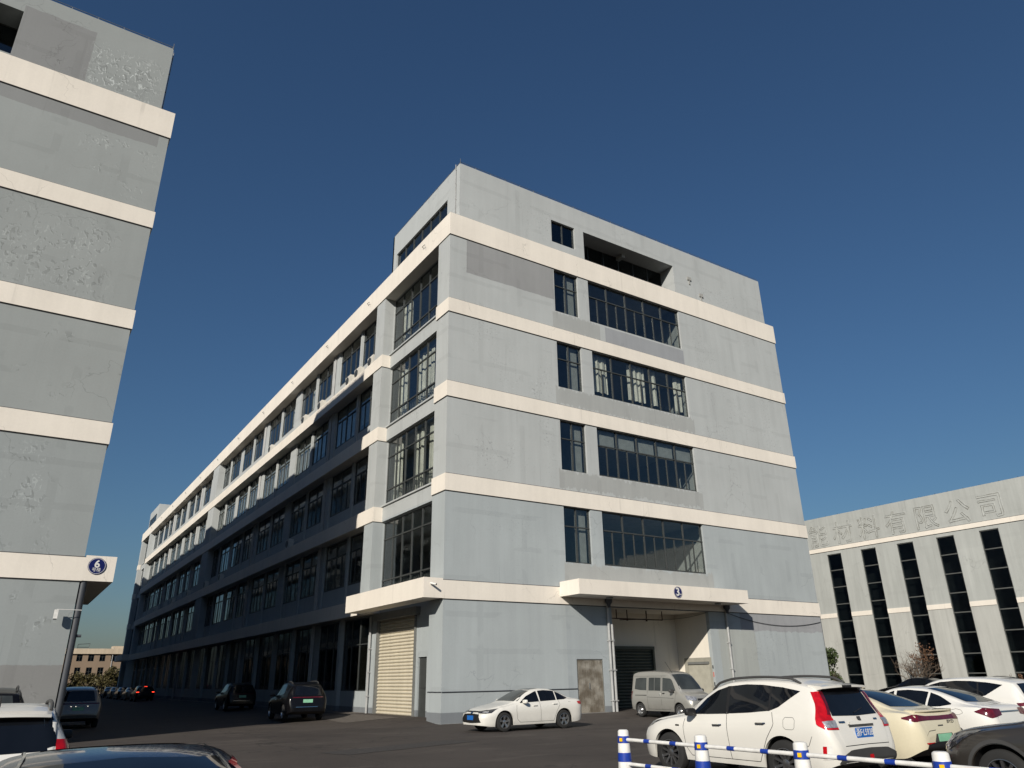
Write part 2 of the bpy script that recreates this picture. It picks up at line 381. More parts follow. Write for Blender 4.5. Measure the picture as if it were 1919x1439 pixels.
# ------------------------------------------------------------------ ground
def gh(x, y):
    """ground height: asphalt ramps up a little to the doors of building 3"""
    def sm(a, b, t):
        t = max(0, min(1, (t-a)/(b-a))); return t*t*(3-2*t)
    side = sm(-4.0, 0.2, x)*sm(0.2, 2.2, y)*(1-sm(100, 106, y))
    front = sm(-5.0, -0.3, y)*sm(2.5, 7.0, x)*(1-sm(30, 40, x))
    return 0.16*max(side, front)
def ground():
    xs = sorted(set([-900, -400, -150, -80, -40] + [round(-20+0.8*i, 2) for i in range(80)] + [50, 70, 110, 250, 500, 1000]))
    ys = sorted(set([-500, -200, -80, -40] + [round(-30+0.8*i, 2) for i in range(60)] + [20+4*i for i in range(24)] + [120, 160, 250, 500, 1200]))
    v = [(x, y, gh(x, y)) for y in ys for x in xs]; n = len(xs)
    f = [(j*n+i, j*n+i+1, (j+1)*n+i+1, (j+1)*n+i) for j in range(len(ys)-1) for i in range(n-1)]
    me = bpy.data.meshes.new('ground'); me.from_pydata(v, [], f)
    me.polygons.foreach_set('use_smooth', [True]*len(f)); me.materials.append(M['asphalt'])
    o = bpy.data.objects.new('ground', me); COL.objects.link(o); o['kind'] = 'structure'
ground()

def ground_patch(pts, col, name):
    n = 10; v = []; f = []
    (ax, ay), (bx, by), (cx, cy_), (dx, dy) = pts
    for i in range(n+1):
        for j in range(n+1):
            s_, t = i/n, j/n
            x = (ax*(1-s_)+bx*s_)*(1-t)+(dx*(1-s_)+cx*s_)*t; y = (ay*(1-s_)+by*s_)*(1-t)+(dy*(1-s_)+cy_*s_)*t
            if i in (0, n) or j in (0, n): x += random.uniform(-.05, .05); y += random.uniform(-.05, .05)
            v.append((x, y, gh(x, y)+0.006))
    for i in range(n):
        for j in range(n): k = i*(n+1)+j; f.append((k, k+n+1, k+n+2, k+1))
    me = bpy.data.meshes.new(name); me.from_pydata(v, [], f); me.materials.append(col)
    o = bpy.data.objects.new(name, me); COL.objects.link(o); o['kind'] = 'structure'
_pa = plain('fresh_asphalt_patch', (0.040, 0.036, 0.034), 0.9, var=0.3, scale=9)
_pb = plain('worn_concrete_patch', (0.105, 0.092, 0.080), 0.9, var=0.25, scale=6)
ground_patch([(-7.5, -9.5), (-3.2, -8.2), (-3.6, -7.2), (-7.9, -8.4)], _pa, 'asphalt_patch')
ground_patch([(3.5, -9.0), (5.6, -8.6), (5.4, -7.6), (3.3, -7.9)], _pa, 'asphalt_patch')
ground_patch([(-2.6, 3.4), (-0.2, 3.3), (-0.2, 8.4), (-2.2, 8.6)], _pb, 'ramp_patch')
_pd = plain('windblown_dust', (0.115, 0.098, 0.082), 0.95, var=0.35, scale=14)
ground_patch([(0.1, -0.30), (6.8, -0.22), (6.8, 0.05), (0.1, 0.05)], _pd, 'dust_strip')
ground_patch([(9.2, -0.25), (25.3, -0.35), (25.3, 0.05), (9.2, 0.05)], _pd, 'dust_strip')
ground_patch([(-0.28, 8.9), (0.62, 8.9), (0.62, 60.0), (-0.2, 60.0)], _pd, 'dust_strip')

# ------------------------------------------------------------------ buildings 3 and 6
BANDS = [(4.78, 5.53), (9.40, 10.17), (13.86, 14.63), (18.28, 19.02), (22.69, 23.98)]
WD, LEN, REC = 25.3, 103.0, 0.6

def wall_cells(mb, Mp, u0, u1, z0, z1, ops, depth):
    us = sorted({u0, u1, *[a for o in ops for a in o[:2]]}); zs = sorted({z0, z1, *[a for o in ops for a in o[2:4]]})
    us = [u for u in us if u0 <= u <= u1]; zs = [z for z in zs if z0 <= z <= z1]
    def inside(i, j):
        if i < 0 or j < 0 or i >= len(us)-1 or j >= len(zs)-1: return False
        u = (us[i]+us[i+1])/2; z = (zs[j]+zs[j+1])/2
        return any(o[0] < u < o[1] and o[2] < z < o[3] for o in ops)
    for i in range(len(us)-1):
        for j in range(len(zs)-1):
            a, b, c, d = us[i], us[i+1], zs[j], zs[j+1]
            if inside(i, j): continue
            mb.quad(Mp(a, 0, c), Mp(b, 0, c), Mp(b, 0, d), Mp(a, 0, d))
            if inside(i-1, j): mb.quad(Mp(a, 0, c), Mp(a, depth, c), Mp(a, depth, d), Mp(a, 0, d))
            if inside(i+1, j): mb.quad(Mp(b, 0, c), Mp(b, depth, c), Mp(b, depth, d), Mp(b, 0, d))
            if inside(i, j-1): mb.quad(Mp(a, 0, c), Mp(a, depth, c), Mp(b, depth, c), Mp(b, 0, c))
            if inside(i, j+1): mb.quad(Mp(a, 0, d), Mp(a, depth, d), Mp(b, depth, d), Mp(b, 0, d))

PANES = {}
def pane(parent, Mp, u0, u1, d, z0, z1, mat, side):
    w = round(u1-u0, 3); h = round(z1-z0, 3); key = (w, h, side, mat.name)
    if key not in PANES:
        m = MB()
        if side: m.box(-0.006, 0.006, 0, w, 0, h)
        else: m.box(0, w, -0.006, 0.006, 0, h)
        PANES[key] = m.mesh('pane'); PANES[key].materials.append(mat)
    a = Mp(u0, d, z0); b = Mp(u1, d, z1)
    o = bpy.data.objects.new('pane', PANES[key]); COL.objects.link(o); o.parent = parent
    o.location = (a[0] if side else min(a[0], b[0]), min(a[1], b[1]), z0)
    return o

def window(root, Mp, u0, u1, z0, z1, cols, tz, split, side, d=0.12, each=True, mat=None, fm=None, bars=(0.055, 0.045), extra_z=()):
    """framed window: cols main columns, transoms at tz (absolute z), lowest row split in two sashes when split"""
    mat = mat or M['glass']; fm = fm or M['frame']
    mb = MB(); fw, mw = bars; dp = 0.07
    for a, b, c, e in ((u0, u1, z0, z0+fw), (u0, u1, z1-fw, z1), (u0, u0+fw, z0, z1), (u1-fw, u1, z0, z1)):
        mb.mbox(Mp, a, b, d, d+dp, c, e)
    zz = [z0] + list(tz) + [z1]
    cw = (u1-u0)/cols; cells = []
    for k in range(1, cols): mb.mbox(Mp, u0+cw*k-mw*0.7, u0+cw*k+mw*0.7, d-0.01, d+dp, z0, z1)
    for t in tz: mb.mbox(Mp, u0, u1, d-0.014, d+dp, t-mw*0.6, t+mw*0.6)
    for r in range(len(zz)-1):
        for k in range(cols):
            a, b = u0+cw*k, u0+cw*(k+1)
            if r == 0 and split:
                m_ = (a+b)/2
                mb.mbox(Mp, m_-mw*0.45, m_+mw*0.45, d+0.01, d+dp, zz[r], zz[r+1])
                mb.mbox(Mp, a, b, d+0.012, d+dp-0.01, zz[r]+fw, zz[r]+fw+0.035)
                cells += [(a, m_, zz[r], zz[r+1], 0.045), (m_, b, zz[r], zz[r+1], 0.03)]
            else: cells.append((a, b, zz[r], zz[r+1], 0.035))
    w = child('window', mb.mesh('window'), fm, root)
    if each:
        for a, b, c, e, dd in cells: pane(w, Mp, a+0.01, b-0.01, d+dd, c+0.01, e-0.01, mat, side)
    else:
        g = MB(); g.mbox(Mp, u0+0.02, u1-0.02, d+0.03, d+0.042, z0+0.02, z1-0.02)
        child('glazing', g.mesh('glazing'), mat, w)
    return w

def curtain_mesh(Mp, u0, u1, d, z0, z1, seed, waves=None):
    rnd = random.Random(seed); n = max(10, int((u1-u0)*22)); m = MB(); ph = rnd.random()*6
    wv = waves or 16.0
    for k in range(n+1):
        u = u0+(u1-u0)*k/n; off = 0.035*math.sin(u*wv+ph)+0.02*math.sin(u*wv*2.3+ph*2)
        sh = 0.04*math.sin(u*3+ph)
        m.v += [Mp(u+sh, d+off*1.4, z0), Mp(u, d+off, z1)]
    for k in range(n): m.f.append((2*k, 2*k+2, 2*k+3, 2*k+1))
    return m.mesh('curtain', 60)

def shutter(Mp, u0, u1, d, z0, z1, pitch=0.15):
    m = MB(); n = int((z1-z0)/pitch*6); rows = []
    for k in range(n+1):
        z = z0+(z1-z0)*k/n; t = (z/pitch) % 1.0
        off = 0.042*math.sin(math.pi*t/0.82)**0.7 if t < 0.82 else -0.02
        i = len(m.v); m.v += [Mp(u0, d-off, z), Mp(u1, d-off, z)]; rows.append(i)
    for a, b in zip(rows, rows[1:]): m.f.append((a, a+1, b+1, b))
    return m.mesh('roller_shutter')

def build(no, x0, s, label):
    main = no == 3
    root = empty('office_building', (x0, 0, 0), label, 'building', 'twin factory buildings facing each other across the lane')
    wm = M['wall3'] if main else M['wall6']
    F = lambda u, d, z: (x0+s*u, d, z)                   # front wall, u along the front
    S = lambda dd: (lambda u, d, z: (x0+s*(dd+d), u, z))  # wall along the lane at depth dd
    S0, S6, SB = S(0.0), S(REC), S(0.5)
    FL = [(10.17, 13.86, 11.22), (14.63, 18.28, 15.65), (19.02, 22.69, 20.07)]
    rows = [(6.70, 9.39), (11.22, 13.84), (15.65, 18.26), (20.07, 22.67)]
    topz = (23.9, 25.9) if main else (24.0, 26.27)
    tu = (8.78, 16.05) if main else (5.83, 13.2)
    # --- front wall
    ops = []
    for z0, z1 in rows: ops += [(6.50, 8.15, z0, z1), (8.90, 16.08, z0, z1)]
    if main: ops += [(6.88, 8.42, 0.0, 2.41), (9.12, 15.80, 0.0, 4.75)]
    mb = MB(); wall_cells(mb, F, 0, WD, 0.0 if not main else -0.1, 23.9, ops, 0.22)
    add('front_wall', mb, wm, root)
    # top storey block
    mb = MB()
    tops = [(tu[0], tu[1], topz[0]+0.08, topz[1])] + ([(6.46, 8.13, 24.47, 25.91)] if main else [])
    wall_cells(mb, F, 0.5, WD-0.75, 23.9, 27.33, tops, 0.22)
    add('top_storey_wall', mb, wm, root)
    mb = MB(); wall_cells(mb, SB, 0.0, 8.46, 23.9, 27.33, [(1.35, 7.85, 24.2, 25.8)], 0.2)
    mb.mbox(F, 0.5, WD-0.75, 8.30, 8.46, 23.9, 27.33); mb.mbox(F, WD-0.95, WD-0.751, 0.02, 8.29, 23.9, 27.32)
    mb.mbox(F, 0.52, WD-0.76, 0.22, 8.3, 26.7, 26.9)
    add('top_storey_side_wall', mb, wm, root)
    # recessed loggia of the top storey
    mb = MB(); a, b = tu
    mb.mbox(F, a-0.1, a, 0.22, 1.25, 23.95, 26.6); mb.mbox(F, b, b+0.1, 0.22, 1.25, 23.95, 26.6)
    mb.mbox(F, a, b, 0.22, 1.25, topz[1], topz[1]+0.12)
    fl = MB(); fl.mbox(F, a, b, 0.02, 1.3, 23.85, 23.985); add('loggia_floor', fl, M['black'], root)  # black in place of shade; cuts the sunlit bounce onto the loggia ceiling
    mb.mbox(F, (a+b)/2-0.12, (a+b)/2+0.12, 0.6, 1.2, topz[1]-0.22, topz[1]-0.001)
    add('loggia_wall', mb, wm, root)
    window(root, F, a, b, 24.0, topz[1]-0.001, 6, (), False, False, d=1.12, each=main, mat=M['glass_dk'])
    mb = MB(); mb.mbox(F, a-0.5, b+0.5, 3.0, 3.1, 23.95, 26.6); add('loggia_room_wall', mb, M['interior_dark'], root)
    if main:
        window(root, F, 6.46, 8.13, 24.47, 25.91, 2, (), False, False, mat=M['glass_dk'])
    # strip window of the block on the lane side
    window(root, SB, 1.35, 7.85, 24.2, 25.8, 6, (), False, True, d=0.1, each=main)
    mb = MB(); mb.mbox(SB, 0.9, 8.2, 1.6, 1.7, 23.95, 26.6); add('block_room_wall', mb, M['interior'], root)
    # small L-shaped lamp hooks on the top band
    if main:
        for y in (2.6, 10.2, 17.6, 25.4, 33.5, 42, 50.5, 59, 67.5, 76, 84.5, 93):
            mb = MB(); mb.tube([S0(y+0.35, -0.05, 23.42), S0(y+0.35, -0.16, 23.45), S0(y, -0.16, 23.42), S0(y, -0.16, 23.2)], 0.016, 5); add('lamp_hook', mb, M['frame_lt'], root)
    # roof edge wire on stand-offs
    mb = MB()
    for k in range(26):
        u = 0.55+k*(WD-1.4)/25; mb.mbox(F, u-0.012, u+0.012, 0.05, 0.074, 27.32, 27.47)
    p = F(0.55, 0.06, 27.47); q = F(WD-0.8, 0.06, 27.47); mb.tube([p, q], 0.012, 5)
    for k in range(9):
        y = 0.3+k; a_ = SB(y, 0.06, 27.32); mb.box(a_[0]-0.012, a_[0]+0.012, y-0.012, y+0.012, 27.32, 27.47)
    mb.tube([SB(0.06, 0.06, 27.47), SB(8.4, 0.06, 27.47)], 0.012, 5)
    mb.tube([SB(0.0, 0.02, 27.3), SB(0.0, 0.02, 27.62)], 0.014, 5)
    add('lightning_wire', mb, M['frame_lt'], root)
    mb = MB()
    for z in (27.1, 26.2, 25.2, 24.4): mb.mbox(SB, 0.34, 0.40, -0.07, 0.0, z, z+0.05)
    mb.tube([SB(0.37, -0.05, 27.45), SB(0.37, -0.05, 24.0)], 0.022, 6); add('down_conductor', mb, M['pvc'], root)
    # --- pillars on the lane side
    for y0, y1 in ((0.012, 1.25), (8.0, 9.2), (49.8, 52.4), (93.8, 95.0), (101.75, 103.0)):
        mb = MB(); mb.mbox(S0, y0, y1, 0.0, 0.62, 0 if y0 in (0.012, 101.75) else 5.0, 22.75); add('pillar', mb, wm, root)
    # --- cream bands
    for k, (z0, z1) in enumerate(BANDS):
        mb = MB(); mb.mbox(F, -0.05, WD+0.05, -0.05, 0.02, z0, z1)
        add('band', mb, M['cream'], root)
        g = MB()
        g.mbox(F, -0.02, WD+0.02, -0.018, 0.01, z0-0.035, z0-0.001); g.mbox(F, -0.02, WD+0.02, -0.018, 0.01, z1+0.001, z1+0.03)
        if k == 4:
            mb = MB(); mb.mbox(S0, 0.021, 103.0, -0.05, 0.62, z0, z1); add('band', mb, M['cream'], root)
        else:
            if k > 0:
                mb = MB(); mb.mbox(S0, 0.021, 1.28, -0.05, 0.3, z0, z1); add('band', mb, M['cream'], root)
                g.mbox(S0, 0.03, 1.26, -0.018, 0.01, z0-0.035, z0-0.001)
            mb = MB(); mb.mbox(S0, 7.95, 95.05, -0.05, 0.62, z0, z1); add('band', mb, M['cream'], root)
            mb = MB(); mb.mbox(S0, 101.72, 103.03, -0.05, 0.3, z0, z1); add('band', mb, M['cream'], root)
        add('joint_line', g, M['groove'], root)
    # canopy along the lane over the shutter
    mb = MB(); mb.mbox(S0, -0.05, 8.65, -0.95, -0.0505, 4.79, 5.60); add('canopy', mb, M['cream'], root)
    if main:
        mb = MB(); mb.mbox(S0, 94.4, 103.0, -0.95, -0.0505, 4.79, 5.60); add('canopy', mb, M['cream'], root)
    # --- recessed lane wall with its windows
    cols = [8.6+8.5*k for k in range(11)]
    ops = []; wins = []
    srow = [(1.15, 4.70), (6.62, 9.35), (11.18, 13.82), (15.65, 18.24), (20.07, 22.65)]
    for k in range(10):
        a, b = cols[k]+0.62, cols[k+1]-0.55
        if k == 4: b -= 0.8
        if k == 5: a += 0.8
        mid = (cols[k]+cols[k+1])/2
        for j, (z0, z1) in enumerate(srow):
            for u0, u1 in ((a, mid-0.22), (mid+0.22, b)):
                ops.append((u0, u1, z0, z1)); wins.append((u0, u1, z0, z1, j, k))
    bay = [(5.55, 9.36), (10.3, 13.84), (14.75, 18.2), (19.15, 22.65)]
    for (z0, z1) in bay: ops += [(1.3, 7.95, z0, z1), (95.05, 101.7, z0, z1)]
    ops += [(3.75, 7.95, 0.0, 4.62), (2.55, 3.40, 0.0, 2.58), (1.5, 2.4, 0.0, 4.6)]
    mb = MB(); wall_cells(mb, S6, 1.25, 101.76, 0.0, 22.75, ops, 0.18); add('lane_wall', mb, wm, root)
    for u0, u1, z0, z1, j, k in wins:
        near = main and k < 4 and j > 0
        if j == 0:
            w = window(root, S6, u0, u1, z0, z1, 3, (3.4,), False, True, d=0.012, each=False, mat=M['glass_dk'])
            if k == 0 and main and u0 < 10:
                q = MB(); q.mbox(S6, u0+0.03, u0+1.5, 0.10, 0.11, z0+0.02, z1-0.3); child('blind', q.mesh('blind'), M['brown_panel'], w)  # brown panel behind the first pane gives it a brown tone
            if main and k >= 3:                      # pale security bars inside the far ground floor windows
                b_ = MB()
                for t in range(int((u1-u0)/0.2)): b_.mbox(S6, u0+0.1+t*0.2, u0+0.13+t*0.2, 0.03, 0.05, z0, z1)
                child('security_bars', b_.mesh('security_bars'), M['frame_lt'], w)
        else:
            w = window(root, S6, u0, u1, z0, z1, 2, (z1-0.85,), True, True, d=0.012, each=near, bars=(0.07, 0.06))
            if main:
                rr = random.Random(j*100+k*7+int(u0*10))
                if j == 3:
                    q = MB(); q.mbox(S6, u0+0.03, u1-0.03, 0.20, 0.21, z0+0.02+rr.choice((0, 0, 0.5)), z1-0.02); child('blind', q.mesh('blind'), M['blind'], w)
                elif j == 4 and rr.random() < 0.75:
                    c0 = u0+rr.random()*0.6
                    child('curtain', curtain_mesh(S6, c0, c0+0.5+rr.random()*0.9, 0.28, z0+0.1, z1, j*k+3), M['curtain'], w)
                elif j in (1, 2) and rr.random() < 0.35:
                    q = MB(); a_ = u0+rr.choice((0.05, 1.2)); q.mbox(S6, a_, a_+1.1, 0.20, 0.21, z0+0.3, z1-0.02); child('blind', q.mesh('blind'), M['blind'], w)
    # narrow pilasters, columns and rain pipes between the windows
    for k in range(10):
        mid = (cols[k]+cols[k+1])/2
        mb = MB()
        for z0, z1 in ((5.53, 9.4), (10.17, 13.86), (14.63, 18.28), (19.02, 22.7)): mb.mbox(S0, mid-0.15, mid+0.15, 0.52, 0.62, z0-0.01, z1+0.01)
        mb.mbox(S0, mid-0.17, mid+0.17, 0.40, 0.62, 0, 4.8)
        add('pilaster', mb, wm, root)
        if k in (0, 4, 9): continue
        c = cols[k]; mb = MB(); hwid = 0.68 if k in (2, 7) else 0.3
        for z0, z1 in ((5.53, 9.4), (10.17, 13.86), (14.63, 18.28), (19.02, 22.7)): mb.mbox(S0, c-hwid-0.1, c+hwid-0.1, 0.50 if k in (2, 7) else 0.52, 0.62, z0-0.01, z1+0.01)
        add('pilaster', mb, wm, root)
        if k not in (2, 7, 5):
            mb = MB(); rz = [(5.53, 9.4), (10.17, 13.86), (14.63, 18.28), (19.02, 22.7), (0.2, 4.78)]
            for z0, z1 in rz:
                for o_ in (0.35, 0.62): mb.tube([S0(c+o_, 0.50, z0), S0(c+o_, 0.50, z1)], 0.07, 8)
            add('rain_pipe', mb, M['pvc'], root, 40)
    # end bays: spandrel sills between the storeys
    for y0, y1 in ((1.25, 8.0), (95.0, 101.75)):
        for (za, zb) in ((9.36, 10.3), (13.84, 14.75), (18.2, 19.15)):
            mb = MB(); mb.mbox(S6, y0+0.001, y1-0.001, -0.12, -0.002, za+0.05, zb-0.1); mb.mbox(S6, y0+0.001, y1-0.001, -0.2, 0.06, zb-0.1, zb-0.02)
            add('spandrel', mb, wm, root)
    for bi, (z0, z1) in enumerate(bay):
        w = window(root, S6, 1.3, 7.95, z0, z1, 6, (z0+0.82, z1-0.9), False, True, d=0.05, each=main, bars=(0.06, 0.055))
        if main:
            if bi > 0:
                spans = {1: ((1.9, 3.6), (4.3, 5.4), (6.9, 7.8)), 2: ((1.5, 2.6), (3.4, 5.2), (6.6, 7.8)), 3: ((6.3, 7.7),)}[bi]
                for q, (a_, b_) in enumerate(spans): child('curtain', curtain_mesh(S6, a_, b_, 0.42, z0+(0.0 if bi != 3 else 0.9), z1-0.1, q+bi*5, 11), M['curtain'], w)
            b_ = MB()
            for t in range(32): b_.mbox(S6, 1.45+t*0.2, 1.48+t*0.2, 0.2, 0.23, z0+0.02, z0+0.85)
            b_.mbox(S6, 1.4, 7.9, 0.19, 0.24, z0+0.85, z0+0.9)
            child('guard_rail', b_.mesh('guard_rail'), M['frame_lt'], w)
        window(root, S6, 95.05, 101.7, z0, z1, 5, (z0+0.82, z1-0.9), False, True, d=0.05, each=False)
    # ground floor of the near bay: shutter, steel leaf, narrow shop window
    child('roller_shutter', shutter(S6, 3.75, 7.95, 0.10, 0.0, 4.62), M['shut_cream'], root)
    mb = MB(); mb.mbox(S6, 3.62, 3.78, -0.06, 0.12, 0.0, 4.62); mb.mbox(S6, 7.92, 8.08, -0.06, 0.12, 0.0, 4.62); mb.mbox(S6, 3.3, 8.1, -0.25, 0.05, 4.4, 4.75)
    add('shutter_guide', mb, M['frame_lt'], root)
    mb = MB(); mb.mbox(S6, 2.55, 3.40, 0.08, 0.12, 0.0, 2.58); mb.mbox(S6, 2.60, 3.35, 0.06, 0.09, 1.3, 1.36); add('side_door', mb, M['frame'], root)
    window(root, S6, 1.5, 2.4, 0.1, 4.6, 1, (2.2, 3.4), False, True, d=0.06, each=False, mat=M['glass_dk'])
    mb = MB(); mb.tube([S6(8.75, -0.1, 0.12), S6(8.75, -0.1, 4.7)], 0.06, 8)
    for z in (0.9, 2.0, 3.1): mb.mbox(S6, 8.67, 8.83, -0.17, 0.0, z, z+0.05)
    add('rain_pipe', mb, M['pvc'], root, 40)
    # --- floors, inner walls, roof, hidden sides
    mb = MB()
    for z0, z1 in BANDS[:4]: mb.mbox(F, REC+0.02, WD-0.05, 0.24, LEN-0.3, z0+0.03, z1-0.06)
    mb.mbox(F, REC+0.03, WD-0.05, 0.25, LEN-0.1, 23.2, 23.85)
    add('floor_slab', mb, M['interior'], root)
    mb = MB()
    mb.mbox(F, 7.0, WD-0.1, 7.0, 7.15, 5.4, 23.3); mb.mbox(F, 7.0, 7.15, 7.15, LEN-0.5, 0.0, 23.3)
    mb.mbox(F, 5.9, 6.0, 0.24, 6.9, 5.4, 23.3); mb.mbox(F, 8.48, 8.56, 0.24, 6.9, 5.4, 23.3)
    add('inner_wall', mb, M['interior'], root)
    mb = MB(); mb.mbox(F, 16.5, 16.6, 0.24, 6.9, 5.4, 23.3); add('inner_wall', mb, M['interior'], root)
    mb = MB(); mb.mbox(F, WD-0.3, WD, 0.25, LEN, 0, 23.9); mb.mbox(F, 0.3, WD-0.31, LEN-0.3, LEN-0.01, 0, 23.9); add('rear_wall', mb, wm, root)
    if main:
        mb = MB(); mb.mbox(F, 0.5, WD-0.75, 93.6, 102.0, 23.9, 27.2); add('far_roof_block', mb, wm, root)
        window(root, SB, 94.8, 101.0, 24.3, 25.9, 4, (), False, True, d=-0.06, each=False, mat=M['glass_dk'])
    if not main:
        mb = MB(); mb.mbox(S0, 8.47, LEN, 0.0, 0.18, 23.99, 24.55); add('shadow_parapet', mb, wm, root)  # added parapet, out of view; raises the shadow edge on the opposite facade
    # --- front windows
    for r, (z0, z1) in enumerate(rows):
        if not main and r > 5: continue
        w1 = window(root, F, 6.50, 8.15, z0, z1, 2, (z1-0.95,), False, False, each=main)
        w2 = window(root, F, 8.90, 16.08, z0, z1, 5, (z1-0.95,), True, False, each=main, bars=(0.06, 0.05))
        if main:
            if r == 2:
                for q, (a, b) in enumerate(((8.98, 10.2), (11.75, 13.05), (13.5, 13.95), (15.4, 15.95))): child('curtain', curtain_mesh(F, a, b, 0.40, z0+0.42, z1-0.05, q+40), M['curtain'], w2)
            if r == 1:
                q = MB()
                for c in range(5): q.mbox(F, 9.0+c*1.436, 10.3+c*1.436, 0.3, 0.31, z1-0.95, z1-0.06)
                child('blind', q.mesh('blind'), M['interior'], w2)
            q = MB(); q.mbox(F, 7.38, 8.05, 0.32, 0.33, z0+0.1, z1-0.06); child('blind', q.mesh('blind'), M['interior'], w1)
    return root, F, S0, S6

B3, F3, S03, S63 = build(3, 0.0, 1, 'long five-storey grey building with cream bands in the centre, loading bay under its canopy')
B6, F6, S06, S66 = build(6, -13.3, -1, 'grey blistered building with cream bands cut off by the left edge')

# loading bay, doors, canopy and pipes of building 3
def loading_bay():
    r = B3
    mb = MB()
    mb.box(9.12-0.1, 9.119, 0.221, 2.7, 0, 4.8); mb.box(15.801, 15.9, 0.221, 2.7, 0, 4.8)
    mb.box(9.119, 15.801, 2.5, 2.6, 3.1, 4.76); mb.box(9.119, 10.4, 2.5, 2.6, 0, 3.1); mb.box(14.02, 15.801, 2.5, 2.6, 0, 3.1); mb.box(9.1, 15.9, 0.222, 2.7, 4.751, 4.85)
    add('loading_bay_wall', mb, M['creamin'], r)
    child('roller_shutter', shutter(lambda u, d, z: (u, d, z), 10.4, 14.02, 2.55, 0.1, 3.1), M['shut_green'], r)
    mb = MB(); mb.box(13.9, 14.02, 2.42, 2.54, 0.1, 3.1); mb.box(10.4, 14.02, 2.40, 2.53, 2.95, 3.1); add('shutter_guide', mb, M['shut_green'], r)
    # steel door in two leaves
    mb = MB(); mb.box(6.92, 7.645, 0.05, 0.10, 0.17, 2.38); d1 = add('door', mb, M['steel'], r)
    mb = MB(); mb.box(7.655, 8.38, 0.05, 0.10, 0.17, 2.38); add('door', mb, M['steel'], r)
    mb = MB(); mb.box(7.56, 7.60, 0.01, 0.05, 1.15, 1.4); child('handle', mb.mesh('handle'), M['frame_lt'], d1)
    mb = MB(); mb.box(6.88, 6.92, 0.02, 0.12, 0.1, 2.42); mb.box(8.38, 8.42, 0.02, 0.12, 0.1, 2.42); mb.box(6.92, 8.38, 0.02, 0.12, 2.38, 2.42); add('door_frame', mb, M['frame_lt'], r)
    mb = MB(); mb.box(6.86, 8.44, -0.35, 0.2, -0.1, 0.165); add('door_step', mb, M['concrete'], r)
    # door in the side of the loading bay, with an unpainted surround
    mb = MB(); mb.box(15.785, 15.80, 0.15, 2.05, 0.1, 2.5); add('door_surround', mb, plain('bare_render', (0.27, 0.26, 0.22), 0.9), r)
    mb = MB(); mb.box(15.765, 15.784, 0.3, 1.75, 0.1, 2.26); dd = add('door', mb, M['door_grey'], r)
    mb = MB(); mb.box(15.70, 15.79, 0.3, 1.75, 2.18, 2.3); child('door_closer_hood', mb.mesh('hood'), M['frame_lt'], dd)
    for n_, (z, h, c) in enumerate(((1.95, 0.16, 'black'), (1.55, 0.24, None), (1.12, 0.18, 'black'), (0.85, 0.14, 'black'))):
        mb = MB(); mb.box(15.79, 15.80, 0.06, 0.12, z, z+h); add('wall_sticker', mb, M[c] if c else plain('faded_red_print', (0.45, 0.12, 0.09), 0.6), r)
    # canopy slab
    mb = MB(); mb.box(6.05, 17.30, -1.5, -0.051, 5.10, 5.76); add('canopy', mb, M['cream'], r)
    mb = MB()
    for x, y in ((8.3, -0.9), (15.6, -0.9)): mb.lathe([(0.16, 0), (0.16, -0.06), (0.12, -0.08)], (x, y, 5.1), 14)
    add('ceiling_lamp', mb, M['frame_lt'], r, 40)
    # rain pipes with hoppers
    for x, z0, hop in ((8.82, 0.12, True), (9.02, 0.12, False), (17.05, 0.12, True)):
        mb = MB(); zt = 5.0 if hop else 3.95
        mb.tube([(x, -0.09, z0), (x, -0.09, zt)], 0.062, 10)
        for z in (0.6, 1.9, 3.2): mb.box(x-0.08, x+0.08, -0.17, 0.0, z, z+0.045)
        add('rain_pipe', mb, M['pvc'], r, 40)
        if hop:
            mb = MB(); mb.lathe([(0.07, -0.32), (0.08, -0.2), (0.17, -0.08), (0.18, 0.06)], (x, -0.2, 5.02), 10); add('pipe_hopper', mb, M['pvc_dk'], r, 40)
    mb = MB(); mb.tube([(25.36, 0.12, 0), (25.36, 0.12, 4.75)], 0.09, 8); add('rain_pipe', mb, M['pvc_dk'], r, 40)
    # sprinkler pipe under the canopy
    mb = MB(); mb.tube([(9.2, 0.9, 4.32), (13.3, 0.9, 4.32)], 0.03, 6)
    for x in (10.2, 10.9, 13.3): mb.tube([(x, 0.9, 4.32), (x, 0.9, 4.76)], 0.026, 6)
    mb.tube([(12.2, 0.9, 4.36), (12.2, 0.9, 4.76)], 0.03, 6); mb.tube([(12.2, 0.95, 4.34), (11.0, 1.6, 4.32)], 0.025, 6)
    for x in (10.9, 12.2): mb.lathe([(0.05, -0.05), (0.05, 0.05)], (x, 0.9, 4.28), 8)
    add('sprinkler_pipe', mb, M['rust'], r, 50)
    def sag(a, b, s, n=14):
        a = Vector(a); b = Vector(b)
        return [tuple(a.lerp(b, k/n) - Vector((0, 0, s*4*(k/n)*(1-k/n)))) for k in range(n+1)]
    mb = MB(); mb.tube(sag((17.1, -0.04, 4.75), (25.2, -0.04, 4.45), 0.42), 0.014, 5); add('cable', mb, M['black'], r)
    mb = MB(); mb.tube(sag((12.3, 2.46, 4.45), (15.78, 2.46, 4.55), 0.05)+sag((15.77, 2.3, 4.55), (15.77, 0.1, 4.72), 0.05), 0.013, 5); add('cable', mb, M['frame_lt'], r)
    mb = MB(); mb.tube([(0.0, -0.025, 1.17), (2.5, -0.025, 1.165), (6.86, -0.025, 1.17)], 0.018, 5); mb.tube([(-0.025, 0.0, 1.17), (-0.025, 1.2, 1.17)], 0.018, 5); add('cable', mb, M['pvc_dk'], r)
